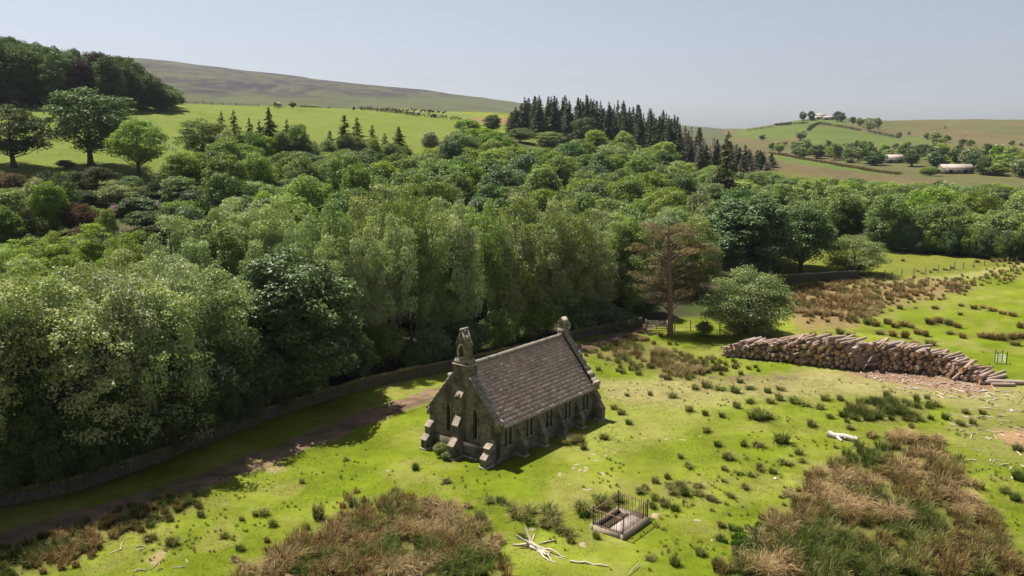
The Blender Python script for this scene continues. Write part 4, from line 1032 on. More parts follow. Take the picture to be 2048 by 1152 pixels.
for v in range(2):                                    # spreading hawthorn with layered sprays
    H = 9.0; cl = sample_clumps(130, lobed(5.6, -.2, H, 1.15, .5, 7, inner=.3, shape=1.5), .72)
    arch('hawthorn', H, 5.8, crown_mesh('hawthorn_crown', cl, 330, .20, 'broad', .9, .6, .4), trunk_mesh('hawthorn_trunk', H, .26, cl, .04, .12, .75, .45, 50))
for v in range(2):                                    # shrub / understorey
    H = 4.5; cl = sample_clumps(40, lobed(2.6, .2, H, .85, .8, 4, inner=.3), .7)
    arch('shrub', H, 2.7, crown_mesh('shrub_crown', cl, 330, .22, 'broad', .5, .6, .35), trunk_mesh('shrub_trunk', H, .12, cl, 0, .05, .7, .5, 14, 5))
for v in range(5):                                    # mid distance broadleaf
    H = 13.0; cl = sample_clumps(58, lobed([5.2, 4.4, 5.6, 4.0, 5.0][v], .8, H, 1.5, .75, 5, inner=.4), .72)
    arch('broad', H, 5.2, crown_mesh('broad_crown', cl, 170, .36, 'broad', .5, .65, .3), trunk_mesh('broad_trunk', H, .34, cl, 0, .2, .8, .4, 16, 5))
for v in range(2):                                    # mid distance open tree with limbs showing
    H = 15.0; cl = sample_clumps(85, lobed(6.0, 2.6, H, 1.4, .7, 5, inner=.45), .74)
    arch('open', H, 6.0, crown_mesh('open_crown', cl, 165, .34, 'broad', .5, .65, .4), trunk_mesh('open_trunk', H, .42, cl, .02, .16, .8, .5, 40, 6))
for v in range(2):                                    # mid distance birch
    H = 13.0; cl = sample_clumps(36, lobed(3.0, 2.5, H, 1.1, 1.3, 4, inner=.3, shape=1.5), .8)
    arch('birch_mid', H, 3.0, crown_mesh('birch_mid_crown', cl, 150, .36, 'birch'), trunk_mesh('birch_mid_trunk', H, .2, cl, 0, .2, .9, .4, 12, 5))
for v in range(3):                                    # far round tree
    H = 10.0; cl = sample_clumps(22, lobed(4.6, .8, H, 1.7, .8, 4, inner=.4), .75)
    arch('far', H, 4.8, crown_mesh('far_crown', cl, 32, .85, 'broad', .5, .7, .3), trunk_mesh('far_trunk', H, .32, cl, 0, .1, .7, .4, 5, 5))
def conifer(key, H, Rb, zb, levels, nb, size, per, droop, dens=1.0, irregular=.2, r0=.28):
    P, N_, T_ = [], [], []; m = MB(); Z = np.linspace(-.3, H, 6); m.tube(np.stack([Z*0, Z*0, Z], 1), r0*(1-.96*np.clip(Z/H, 0, 1))+.01, 6)
    for L in range(levels):
        f = L/(levels-1); z = zb+(H*.985-zb)*f**.95; rr = Rb*(1-f)**.85*rng.uniform(1-irregular, 1+irregular)+.15
        if f < .12: rr *= .75+2*f
        for b in range(max(3, int(nb*(1-.45*f)))):
            if rng.random() > dens: continue
            a = rng.uniform(0, 6.283); l = rr*rng.uniform(.65, 1.12); d = np.array([math.cos(a), math.sin(a), 0]); s = np.array([-d[1], d[0], 0])
            tip = d*l+[0, 0, z-droop*l+rng.normal(0, .1)]
            if size < .6 and l > .8: m.tube([(0, 0, z), tip*.96], [.05, .012], 3, cap=False)
            n = max(3, int(per*l)); t = rng.random(n)**.7; q = d*l*t[:, None]+np.array([0, 0, 1.])*(z-droop*l*t**1.4)[:, None]+s*rng.normal(0, .2, n)[:, None]*(l*(1.1-t))[:, None]
            q[:, 2] += rng.normal(0, .07, n)-np.abs(rng.normal(0, .12, n)); P.append(q)
            N_.append(unit(np.array([0, 0, 1.])+rng.normal(0, .45, (n, 3))+d*.25)); T_.append(unit(d+s*rng.normal(0, .7, n)[:, None]+np.array([0, 0, -.35])))
    P, N_, T_ = map(np.concatenate, (P, N_, T_)); n = len(P); S = size*rng.uniform(.6, 1.4, n)
    V, Q, rr = leaf_quads(P, N_, T_, S, S*.42, rng.random(n)); arch(key, H, Rb, mesh_np(key+'_crown', V, Q, attrs={'rnd': rr}), m.mesh(key+'_trunk', smooth=True))
for v in range(3): conifer('spruce', 22, [3.8, 3.2, 4.4][v], 1.0, 30, 11, .9, 9, .4, .92, .34)
conifer('larch', 20, 4.6, 2.0, 34, 9, .6, 14, .25, .85, .3)
for v in range(2): conifer('deadlarch', 15, 2.4, 1.5, 22, 7, .7, 4, .1, .8, .3)
for me in [a[k] for L_ in ARCH.values() for a in L_ for k in ('crown', 'trunk')]: pass
def put(key, x, y, H, width, leaf, label, cat, group=None, name='tree', bark='bark', v=None, parts=True, sink=0.0, rz=None):
    A = ARCH[key]; a = A[int(rng.integers(len(A))) if v is None else v]
    r_ = empty(name, (x, y, gp(x, y)-sink-.03), rng.uniform(0, 6.28) if rz is None else rz); sz = H/a['H']; sx = width/2/a['R'] if width else sz*rng.uniform(.88, 1.15)
    r_.scale = (sx, sx*rng.uniform(.93, 1.07), sz)
    for nm, mt in (('trunk', M[bark]), ('crown', M[leaf])):
        link(nm, a[nm], r_, mt)
    return tag(r_, label, cat, group)
def tree(key, px, top, r=None, base=None, wpx=None, **kw):
    p = hit(px, base) if base else at(px, r); rr = math.hypot(p.x, p.y); H = max(2.0, CH+rr*tane(top)-p.z)
    return put(key, p.x, p.y, H, None if wpx is None else wpx*rr/F, **kw)

# --- front row behind the wall, left to right
G1 = 'pale feathery trees at the roadside wood edge'
def by_wall(px, off):                                  # a spot behind the wall, off metres into the wood
    w = np.array([[p.x, p.y] for p in wp]); xs = [project(p.x, p.y, p.z)[0] for p in wp]; q = np.array([np.interp(px, xs, w[:, 0]), np.interp(px, xs, w[:, 1])])
    return q+np.array([-.68, .73])*off
def wtree(key, px, off, H, width, **kw):
    q = by_wall(px, off); return put(key, q[0], q[1], H, width, **kw)
for px, off, H, w, lf in ((-30, 1.2, 15.5, 10, 'birch_pale'), (60, 1.4, 15.6, 10, 'birch_pale'), (140, 2.5, 16, 9, 'birch'), (190, 1.2, 15, 10, 'birch_pale'), (270, 1.8, 15.6, 9.5, 'birch_pale'), (330, 1.2, 14.6, 9.5, 'birch'), (395, 2.0, 15.4, 9.5, 'birch_pale'), (460, 1.6, 14.5, 9, 'birch'), (100, 7, 15.5, 9, 'birch_pale'), (240, 7.5, 16, 9, 'birch'), (330, 8, 16, 8.5, 'birch_pale'), (440, 7.5, 14.5, 8, 'birch_pale'), (10, 7, 15, 9, 'birch'), (-100, 2.5, 14, 9, 'birch')):
    wtree('birch', px, off, H, w, leaf=lf, label='pale olive feathery tree at the dark end of the roadside wood', cat='tree', group=G1, name='willow_tree', bark='bark')
tree('sycamore', 556, 490, 82, wpx=320, leaf='sycamore', label='big dense dark green sycamore crowding over the wall beside the track', cat='tree', name='sycamore_tree', v=0)
tree('sycamore', 655, 610, 90, wpx=130, leaf='sycamore', label='smaller dark sycamore tucked against the big dense one', cat='tree', name='sycamore_tree', v=1)
for px, off, H, w in ((-60, .9, 9, 7), (-10, 1.2, 10, 7), (45, .9, 9, 7), (100, 1.1, 10.5, 7.5), (150, .9, 8.5, 6.5), (205, 1.0, 10, 7), (255, .9, 9, 6.5), (305, 1.1, 10.5, 7), (355, .9, 8.5, 6.5), (405, 1.0, 10, 7), (455, .9, 9, 6.5), (505, 1.1, 9.5, 7), (560, 1.0, 7.5, 6), (610, 1.2, 7, 5.5)):
    wtree('sycamore', px, off, H, w, leaf='dark', label='low dark leafy tree filling the wood edge behind the wall', cat='tree', group='low dark trees along the wood edge', name='elder_tree')
GB = 'tall birches behind the wall near the chapel'
for px, t, r, w in ((605, 430, 96, 120), (655, 405, 95, 130), (700, 388, 99, 135), (755, 365, 102, 150), (815, 372, 99, 140), (868, 392, 103, 120), (915, 402, 100, 120), (968, 402, 104, 125), (1035, 390, 107, 150), (1100, 398, 110, 130), (1150, 405, 112, 110), (1190, 415, 116, 110), (1240, 440, 121, 110), (780, 430, 94, 120), (900, 450, 99, 110), (1010, 455, 106, 110), (1095, 470, 110, 100), (720, 450, 93, 110), (640, 470, 92, 110), (840, 480, 97, 100), (1170, 480, 115, 100)):
    tree('birch', px, t, r, wpx=w, leaf='birch' if rng.random() < .75 else 'birch_pale', v=int(rng.integers(3)), label='tall drooping birch behind the wall beyond the chapel', cat='tree', group=GB, name='birch_tree', bark='birch_bark' if rng.random() < .5 else 'bark')
GM = 'yellow green birches on the slope above the dark wood'
for px, t, r, w in ((20, 450, 118, 130), (95, 440, 122, 110), (175, 428, 125, 130), (250, 445, 112, 120), (330, 418, 104, 170), (410, 410, 108, 160), (470, 396, 112, 140), (540, 392, 110, 140), (-40, 470, 112, 130), (120, 480, 104, 120), (210, 490, 98, 120), (20, 500, 98, 130), (370, 470, 96, 130), (490, 470, 98, 120), (290, 500, 92, 120)):
    tree('birch', px, t, r, wpx=w, leaf='birch' if px > 260 else 'fresh', label='bright feathery birch on the bank behind the front trees', cat='tree', group=GM, name='birch_tree')
wb = tree('shrub', 255, 535, 84, wpx=150, leaf='fresh', label='bright green shrub dotted with white blossom in the roadside wood', cat='tree', name='elder_tree')
link('blossom', crown_mesh('blossom', sample_clumps(40, lobed(2.75, 1.2, 4.75, .22, .7, 4, inner=.85), 1.0), 420, .12, 'broad', .9, .9), wb, M['white_flower'])
tree('sycamore', 1262, 425, 124, wpx=110, leaf='fresh', label='yellow green maple beside the tall brown pine', cat='tree', name='maple_tree', v=1)
for px, t, r, w in ((700, 660, 88, 90), (760, 640, 92, 90), (850, 650, 93, 100), (930, 640, 97, 100), (1000, 620, 101, 100), (1080, 600, 106, 100), (1150, 580, 110, 110), (1210, 600, 112, 100), (1250, 620, 114, 80), (820, 690, 91, 70), (900, 690, 95, 70)):
    tree('shrub', px, t, r, wpx=w, leaf='sycamore' if px % 40 else 'oak', label='shady shrub under the birches behind the wall', cat='shrub', group='shrubs under the birches', name='shrub')
for k in range(46):
    px = 610+k*14.5+rng.uniform(-5, 5); r0 = np.interp(px, [600, 900, 1270], [98, 108, 126]); a = azpx(px); r_ = r0+rng.uniform(2, 9); x_, y_ = r_*math.sin(a), r_*math.cos(a)
    put('shrub', x_, y_, rng.uniform(4.5, 8), rng.uniform(5, 7.5), ('dark', 'sycamore', 'dark', 'oak')[k % 4], 'understorey bush in the shade between the birch trunks', 'shrub', 'understorey bushes behind the birches', 'understorey_bush')
# --- Scots pine with bare snapped top
p = hit(1341, 671); H = 15.2
pm = MB(); Z = np.linspace(-.3, H*.9, 10); lean = -.85*(np.clip(Z, 0, None)/H)**1.2
pm.tube(np.stack([lean, Z*0, Z], 1), np.interp(Z/H, [0, .1, .5, .9], [.46, .36, .30, .17]), 9)
tp = np.array([lean[-1], 0, Z[-1]]); pm.tube([tp, tp+[.05, 0, .8], tp+[-.05, 0, 1.7], tp+[.15, .1, 2.3]], [.16, .1, .05, .01], 6); pm.tube([tp, tp+[-.7, 0, .3], tp+[-1.2, .1, .2]], [.12, .07, .02], 5)
pcl = []
for k in range(130):
    z = rng.uniform(4.2, 14.6); f = (z-4.2)/10.4; rr = 4.6*(1-abs(f-.62)**1.6*1.15)+.6; a = rng.uniform(0, 6.28); q = rr*math.sqrt(rng.uniform(.1, 1))
    x_, y_ = q*math.cos(a)-.6*f, abs(q*math.sin(a))*.9+.35 if rng.random() < .85 else q*math.sin(a)*.6
    if y_ < .35 and abs(x_+.4) < 1.5: continue
    pcl.append((x_, y_, z, rng.uniform(.8, 1.6), rng.uniform(.26, .45)))
for c in pcl[:60]:
    za = max(2.5, c[2]-.5*math.hypot(c[0], c[1])); a = np.array([np.interp(za, Z, lean), 0, za]); cc = np.array(c[:3]); mid = a*.5+cc*.5+rng.normal(0, .2, 3); pm.tube([a, mid, cc], [.09, .06, .02], 4, cap=False)
for (z, l, s_) in ((6.6, 1.5, -1), (11, .9, 1), (4.4, .7, 1)): a = np.array([np.interp(z, Z, lean), 0, z]); pm.tube([a, a+[s_*l*.6, -.3, -.1], a+[s_*l, -.4, .1]], [.08, .06, .02], 5)
pine = empty('pine_tree', p); pt_me = pm.mesh('trunk', smooth=True); link('trunk', pt_me, pine, M['pine_bark']); link('crown', crown_mesh('crown', pcl, 420, .24, 'broad', .6, .3, .4), pine, M['pine'])
pine.rotation_euler = (0, 0, math.atan2(-p.x, p.y)); tag(pine, 'tall reddish trunked pine with snapped bare top and rusty needles', 'tree')
# --- individual trees on the right
tree('hawthorn', 1492, 520, base=668, wpx=205, leaf='hawthorn', label='broad spreading green hawthorn behind the low tapering end of the log pile', cat='tree', name='hawthorn_tree', v=0)
tree('hawthorn', 1706, 452, base=549, wpx=132, leaf='hawthorn', label='rounded hawthorn standing at the end of the short dark wall', cat='tree', name='hawthorn_tree', v=1)
tree('open', 1600, 395, base=552, wpx=130, leaf='sycamore', label='slender dark tree with bare trunk leaning behind the short dark wall', cat='tree', name='alder_tree', v=0)
tree('sycamore', 1505, 378, 158, wpx=190, leaf='sycamore', label='large dark sycamore with pale clumps above the spreading hawthorn', cat='tree', name='sycamore_tree', v=1)
tree('sycamore', 1570, 362, 178, wpx=150, leaf='oak', label='tall yellow green oak behind the large dark sycamore', cat='tree', name='oak_tree', v=0)
tree('birch', 1400, 425, 140, wpx=120, leaf='birch', label='pale birch between the brown pine and the large sycamore', cat='tree', name='birch_tree')
tree('birch', 1345, 415, 145, wpx=120, leaf='birch', label='pale birch rising behind the snapped top of the pine', cat='tree', name='birch_tree')
tree('shrub', 1408, 640, base=672, wpx=40, leaf='hawthorn', label='sapling by the fence posts near the spreading hawthorn', cat='tree', name='sapling')
tree('larch', 1456, 262, 255, wpx=100, leaf='larch', label='tall tapering olive larch standing above the wood', cat='tree', name='larch_tree')
tree('birch', 1690, 362, 232, wpx=125, leaf='birch', label='pale open ash tree at the edge of the far meadow wood', cat='tree', name='ash_tree')
# --- mid wood filling the slope behind the birches
placed = []
def free(x, y, d):
    for (a, b, c) in placed:
        if (a-x)**2+(b-y)**2 < (d*.5+c*.5)**2: return False
    placed.append((x, y, d)); return True
RMX = [(430, 190), (520, 230), (640, 240), (740, 250), (840, 275), (930, 345), (1000, 385), (1100, 372), (1250, 372), (1400, 370), (1520, 360), (1600, 370), (2100, 420)]
RMN = [(430, 122), (700, 122), (1000, 128), (1250, 140), (1450, 172), (1560, 200), (1600, 213), (2100, 213)]
kinds = [('oak', 'broad', 'oak', 'rounded mid green oak in the valley wood', .34), ('ash', 'broad', 'fresh', 'fresh yellow green ash in the valley wood', .2), ('sycamore', 'broad', 'sycamore', 'dark rounded sycamore in the valley wood', .2), ('willow', 'birch_mid', 'grey', 'grey green willow in the valley wood', .14), ('birch', 'birch_mid', 'birch', 'slim pale birch in the valley wood', .12)]
cnt = {}
for it in range(9000):
    px = rng.uniform(430, 2100); r0 = np.interp(px, *zip(*RMN)); r1 = np.interp(px, *zip(*RMX)); r = math.sqrt(rng.uniform(r0*r0, r1*r1)); d = np.interp(r, [130, 220, 400], [7.6, 9.0, 12.5])*rng.uniform(.8, 1.2)
    a = azpx(px); x, y = r*math.sin(a), r*math.cos(a)
    if not free(x, y, d): continue
    right = px > 1530; u_ = rng.random(); acc = 0
    if right: ks = [('oak', 'broad', 'oak', 'rounded oak in the wood beyond the far meadow', .5), ('ash', 'broad', 'fresh', 'yellow green ash in the wood beyond the far meadow', .2), ('sycamore', 'broad', 'dark', 'dark tree in the wood beyond the far meadow', .15), ('birch', 'birch_mid', 'birch', 'pale birch in the wood beyond the far meadow', .15)]
    else: ks = kinds
    for nm, key, lf, lab, pr in ks:
        acc += pr
        if u_ <= acc: break
    H = rng.uniform(9.5, 14.5)*(1.0 if r > 150 else .95)
    lim = np.interp(px, [430, 520, 600, 700, 780, 850, 880, 940, 1000, 1020, 1100, 1150, 1250, 1330, 1400, 1500, 1560, 1650, 1800, 2048], [255, 300, 300, 292, 302, 302, 275, 252, 262, 288, 296, 280, 272, 305, 332, 332, 345, 350, 353, 353])+rng.uniform(-3, 10)
    H = min(H, CH+r*tane(lim)-gp(x, y))
    if H < 5.5: continue
    put(key, x, y, H, d*rng.uniform(1.15, 1.4) if key == 'broad' else d*rng.uniform(.8, 1.0), lf, lab, 'tree', ('trees of the far meadow wood: ' if right else 'trees of the valley wood: ')+nm, nm+'_tree')
    cnt[lab] = cnt.get(lab, 0)+1
print('midwood', cnt)
# low skirt of the right wood along the meadow edge
for k in range(34):
    px = 1745+k*10+rng.uniform(-3, 3); tree('shrub', px, rng.uniform(430, 462), 212+rng.uniform(-1, 3), wpx=rng.uniform(30, 44), leaf=('dark', 'oak', 'sycamore')[k % 3], label='leafy shrub along the far edge of the green meadow', cat='shrub', group='shrubs along the far meadow edge', name='shrub')
# --- left hillside trees at the field edge
for px, t, b, w, key, lf, lab in ((28, 220, 335, 135, 'open', 'dark', 'dark tree at the edge of the bright pasture beside the big beech'), (182, 184, 332, 150, 'open', 'sycamore', 'big spreading beech with forked trunk at the pasture edge'), (278, 238, 352, 105, 'open', 'fresh', 'lighter green tree beside the big spreading beech'),  # dark and sycamore leaves put the shade side into the foliage colour
                                  (408, 238, 330, 100, 'open', 'oak', 'dark oak at the lower corner of the bright pasture')):
    tree(key, px, t, base=b, wpx=w, leaf=lf, label=lab, cat='tree', name='beech_tree' if 'beech' in lab else 'oak_tree')
for px, t, r, w, lf in ((450, 258, 205, 60, 'grey'), (360, 300, 178, 85, 'oak'), (440, 285, 188, 80, 'fresh'), (350, 345, 165, 90, 'oak'), (300, 360, 168, 70, 'dark'), (500, 300, 190, 70, 'oak'), (595, 245, 235, 60, 'oak'), (860, 262, 300, 45, 'grey'), (400, 300, 185, 70, 'oak'), (0, 360, 150, 90, 'oak'), (60, 345, 160, 60, 'grey'), (85, 350, 150, 70, 'fresh'), (-20, 390, 140, 90, 'oak'), (200, 400, 142, 40, 'fresh'), (330, 400, 150, 80, 'dark'), (380, 370, 158, 80, 'dark'), (250, 385, 160, 60, 'dark')):
    tree('broad', px, t, r, wpx=w, leaf=lf, label='leafy tree on the shaded bank below the bright pasture', cat='tree', group='trees on the bank below the pasture', name='bank_tree')
for px, t, r, w in ((445, 222, 232, 42), (470, 215, 236, 46), (500, 232, 232, 40), (540, 215, 240, 48), (575, 238, 238, 42), (690, 228, 262, 46), (715, 222, 262, 46), (745, 238, 266, 40), (660, 255, 250, 34), (798, 246, 280, 40), (520, 240, 228, 40), (770, 255, 270, 36)):
    tree('larch' if px % 3 else 'spruce', px, t+rng.uniform(0, 12), r, wpx=w*1.25, leaf='spruce' if px % 4 == 0 else 'larch', label='conifer rising from the wood edge against the bright pasture', cat='tree', group='conifers against the pasture', name='conifer_tree')
for px, t, r, w, lf in ((455, 262, 224, 50, 'oak'), (480, 268, 226, 55, 'dark'), (510, 262, 224, 50, 'oak'), (530, 270, 230, 50, 'fresh'), (560, 262, 232, 50, 'oak'), (590, 270, 232, 46, 'dark'), (620, 278, 234, 50, 'oak'), (655, 276, 242, 46, 'oak'), (690, 268, 250, 50, 'dark'), (718, 272, 252, 50, 'oak'), (745, 276, 256, 46, 'fresh'), (780, 284, 262, 46, 'oak'), (805, 290, 266, 46, 'oak')):
    tree('broad', px, t, r, wpx=w, leaf=lf, label='leafy tree around the foot of the conifers by the pasture', cat='tree', group='trees at the foot of the pasture conifers', name='field_edge_tree')
for px, b, t, w, lf, lab, key in ((132, 338, 316, 34, 'copper', 'small dark red bush at the pasture edge beside the beech', 'shrub'),):
    tree(key, px, t, base=b, wpx=w, leaf=lf, label=lab, cat='shrub', name='red_shrub')
for k, (px, b) in enumerate(((235, 432), (250, 428), (268, 420), (285, 430), (300, 432), (262, 434), (315, 428), (405, 410), (412, 400))):
    tree('shrub', px, b-22, base=b, wpx=34, leaf='flower', label='rhododendron in mauve blossom on the shaded bank', cat='shrub', group='rhododendrons in blossom', name='rhododendron')
for it in range(520):
    px = rng.uniform(-60, 430); r = rng.uniform(128, 192); a = azpx(px); x, y = r*math.sin(a), r*math.cos(a)
    if (abs(px-205) < 45 and r < 168 and rng.random() < .8) or r > 186+(px < 100)*0 or not free(x, y, rng.uniform(4, 6.5)): continue
    put('shrub', x, y, rng.uniform(2.0, 6.0), rng.uniform(5, 8.5), ('dark', 'oak', 'hedge', 'dark', 'hedge', 'sycamore', 'heather_hedge')[int(rng.integers(7))], 'low scrub bush on the bank under the beeches', 'shrub', 'scrub bushes on the bank', 'scrub_bush')  # mostly dark leaf colours, painting in the tree shade on the bank
# --- hilltop wood on the left
hw = []
for it in range(1500):
    px = rng.uniform(-120, 345); r = rng.uniform(318, 405)
    if px > 250 and r < 330+(px-250)*.2: continue
    a = azpx(px); x, y = r*math.sin(a), r*math.cos(a)
    if not free(x, y, rng.uniform(5.5, 7.5)): continue
    top = np.interp(px, [-120, 0, 90, 150, 240, 300, 345], [95, 96, 100, 112, 118, 140, 190])+rng.uniform(-3, 16)+(405-r)*.12
    H = np.clip(CH+r*tane(top)-gp(x, y), 8, 24); cb = abs(px-185) < 24 and r < 345
    put('broad', x, y, H, rng.uniform(10, 13.5), 'copper' if cb else ('dark' if rng.random() < .7 else 'sycamore'), 'purple copper beech in the hilltop wood' if cb else 'dark broadleaf tree in the hilltop wood above the pasture', 'tree', None if False else ('copper beeches of the hilltop wood' if cb else 'trees of the hilltop wood'), 'copper_beech_tree' if cb else 'wood_tree')  # mostly dark leaf colour, with the wood's shade side put into it
# --- conifer plantation
n = 0
for it in range(3000):
    px = rng.uniform(1022, 1545); r = rng.uniform(395, 500) if px < 1330 else rng.uniform(360, 470)
    a = azpx(px); x, y = r*math.sin(a), r*math.cos(a)
    if not free(x, y, rng.uniform(5.2, 7.0)): continue
    top = np.interp(px, [1022, 1045, 1060, 1120, 1200, 1260, 1330, 1400, 1450, 1545], [232, 198, 191, 194, 199, 206, 224, 252, 274, 302])+rng.uniform(-6, 24)+(470-r)*.10
    H = float(np.clip(CH+r*tane(top)-gp(x, y), 7, 27)); dead = (px > 1355 and rng.random() < .55)
    lk = 'larch' if rng.random() < .25 else 'spruce'
    if dead: put('deadlarch', x, y, H*.85, rng.uniform(4.5, 6.5), 'deadwood', 'bare grey brown dead larch beside the spruce plantation', 'tree', 'dead larches by the plantation', 'dead_larch_tree')
    else: put(lk, x, y, H, rng.uniform(7, 11), 'spruce', 'dark spruce in the plantation on the skyline', 'tree', 'spruces of the skyline plantation', 'spruce_tree')
    n += 1
print('plantation', n)
for px, t, r, w, lf in ((735+200, 236, 372, 60, 'fresh'), (985, 228, 400, 40, 'dark'), (1170, 232, 372, 60, 'dark'), (1190, 258, 350, 60, 'fresh'), (1250, 262, 350, 60, 'fresh'), (1100, 262, 352, 70, 'oak'), (1040, 255, 372, 60, 'oak'), (960, 262, 352, 70, 'fresh'), (890, 285, 318, 60, 'oak'), (1330, 280, 340, 60, 'fresh')):
    tree('broad', px, t, r, wpx=w, leaf=lf, label='rounded tree along the foot of the spruce plantation', cat='tree', group='trees at the foot of the plantation', name='edge_tree')
# --- farm hill: scattered trees, hedges, buildings
GF = 'scattered trees on the farm hill'
for px, b, t, w in ((1602, 281, 260, 26), (1525, 280, 270, 14), (1655, 297, 279, 18), (1712, 299, 278, 22), (1727, 299, 280, 22), (1740, 300, 281, 16), (1772, 301, 291, 14), (1790, 301, 284, 16), (1818, 270, 264, 7), (1570, 290, 281, 12), (1588, 292, 282, 14), (1870, 282, 264, 26), (1855, 279, 266, 18), (1892, 285, 270, 18), (1925, 290, 278, 20), (1940, 292, 279, 18), (2022, 290, 279, 14), (2042, 292, 283, 12), (2034, 302, 292, 16), (1835, 303, 288, 18), (1738, 262, 244, 26), (1755, 258, 238, 16), (1720, 252, 238, 18), (1735, 252, 238, 20), (1748, 253, 240, 20), (1705, 248, 236, 14), (1890, 258, 254, 6), (1545, 300, 285, 16), (1620, 310, 296, 20), (1605, 316, 302, 18), (1680, 312, 300, 24), (1640, 308, 298, 16), (1710, 316, 302, 22), (1735, 318, 304, 22), (1760, 322, 310, 20), (1700, 326, 312, 18)):
    tree('far', px, t, base=b, wpx=w, leaf=('oak', 'dark', 'grey', 'oak')[int(px) % 4], label='round tree standing on the far farm hill', cat='tree', group=GF, name='field_tree')
for px, b, t, w in ((1605, 242, 225, 16), (1622, 241, 224, 16), (1675, 243, 225, 20), (1684, 244, 228, 16)):
    tree('far', px, t, base=b, wpx=w, leaf='dark', label='dark tree sheltering the farmhouse on the skyline', cat='tree', group='trees around the hilltop farm', name='farm_tree')
GV = 'trees in the valley bottom below the farm hill'
for it in range(500):
    px = rng.uniform(1530, 2090); r = rng.uniform(500, 760) if px < 1800 else rng.uniform(440, 760); a = azpx(px); x, y = r*math.sin(a), r*math.cos(a)
    pxx, pyy = project(x, y, gp(x, y)); k = poly_mask(np.array([pxx]), np.array([pyy]), [(1530, 288), (1620, 296), (1700, 302), (1790, 312), (1760, 332), (1700, 326), (1600, 316), (1540, 304)], 2)[0]+poly_mask(np.array([pxx]), np.array([pyy]), [(1810, 318), (1870, 300), (1960, 314), (2100, 318), (2100, 362), (1940, 352), (1900, 338), (1820, 334)], 2)[0]
    if abs(px-1787) < 24 and r < 690 or abs(px-1905) < 42 and r < 600: continue
    if k < .5 or not free(x, y, rng.uniform(9, 13)): continue
    put('far', x, y, rng.uniform(7, 13), rng.uniform(9, 15), ('oak', 'dark', 'grey', 'fresh')[int(rng.integers(4))], 'leafy tree in the valley bottom below the farm hill', 'tree', GV, 'valley_tree')
for px, b, t, w, lf, lab in ((1860, 352, 328, 46, 'oak', 'oak growing against the end of the long barn'), (1985, 350, 326, 50, 'dark', 'dark oak standing to one side of the long barn'), (1743, 330, 318, 22, 'dark', 'dark bush beside the track to the small barn')):
    tree('broad', px, t, base=b, wpx=w, leaf=lf, label=lab, cat='tree', name='barn_tree')
def hedge(pts, h, w, mat, label, n_per=2.2, size=.5, name='hedge', cat='hedge', dens=26):
    P = [hit(*p) for p in pts]; cl = []; o0 = P[0]
    for a, b in zip(P[:-1], P[1:]):
        L = (b-a).length; k = max(2, int(L/n_per))
        for i in range(k):
            q = a+(b-a)*((i+rng.random()*.6)/k); cl.append((q.x-o0.x+rng.normal(0, w*.15), q.y-o0.y+rng.normal(0, w*.15), gp(q.x, q.y)-o0.z+h*.4, w*rng.uniform(.6, 1.1), h*rng.uniform(.45, .75)))
    return tag(link(name, crown_mesh(name, cl, dens, size), None, M[mat]), label, cat), o0
for pts, h, w, mt, lab in (([(1550, 251), (1580, 250), (1615, 248)], 3, 2.4, 'hedge', 'dark hedge along the upper field of the farm hill'), ([(1616, 262), (1628, 252), (1640, 248), (1663, 252)], 3, 2.4, 'hedge', 'dark hedge curving between the two largest hill fields'),
                           ([(1670, 253), (1700, 258), (1720, 262)], 3, 2.4, 'hedge', 'dark hedge below the farm trees'), ([(1738, 265), (1770, 271), (1795, 276), (1800, 270)], 3, 2.2, 'hedge', 'dark hedge at the far corner of the hill field'),
                           ([(1560, 251), (1572, 248), (1583, 246)], 2.5, 1.8, 'hedge', 'short hedge climbing to the hill skyline'), ([(345, 206), (380, 208), (440, 210), (520, 214)], 1.3, 1.2, 'hedge', 'dark wall line along the top of the bright pasture'),
                           ([(540, 214), (600, 215), (660, 215), (720, 218)], .9, .9, 'hedge', 'low dark boundary between pasture and moor'), ([(720, 220), (780, 225), (830, 232), (880, 237), (930, 242)], 2.0, 1.5, 'heather_hedge', 'brown bracken boundary below the cattle field'),
                           ([(1540, 307), (1600, 318), (1660, 328), (1720, 338), (1800, 350)], 1.6, 2.2, 'heather_hedge', 'brown rough strip beside the valley field'), ([(1496, 262), (1520, 258), (1548, 254)], 1.6, 1.2, 'hedge', 'thin dark wall on the near shoulder of the farm hill')):
    o, o0 = hedge(pts, h, w, mt, lab, size=.75 if h > 1.4 else .45); o.location = o0
for px, b, t, w, lf, lab in ((550, 215, 205, 10, 'birch', 'bare thorn bush on the pasture skyline'), (558, 215, 206, 16, 'white_flower', 'white flowering thorn on the pasture skyline'), (585, 216, 206, 14, 'heather_hedge', 'brown thorn bush on the pasture skyline'), (836, 230, 221, 12, 'white_flower', 'white flowering thorn below the cattle field'), (868, 235, 229, 14, 'dark', 'dark bush at the cattle field boundary'), (708, 221, 214, 6, 'dark', 'tiny dark tree above the pasture hedge'), (363, 208, 201, 16, 'hedge', 'low hawthorn bush at the end of the pasture wall')):
    tree('far', px, t, base=b, wpx=w, leaf=lf, label=lab, cat='bush', name='thorn_bush')
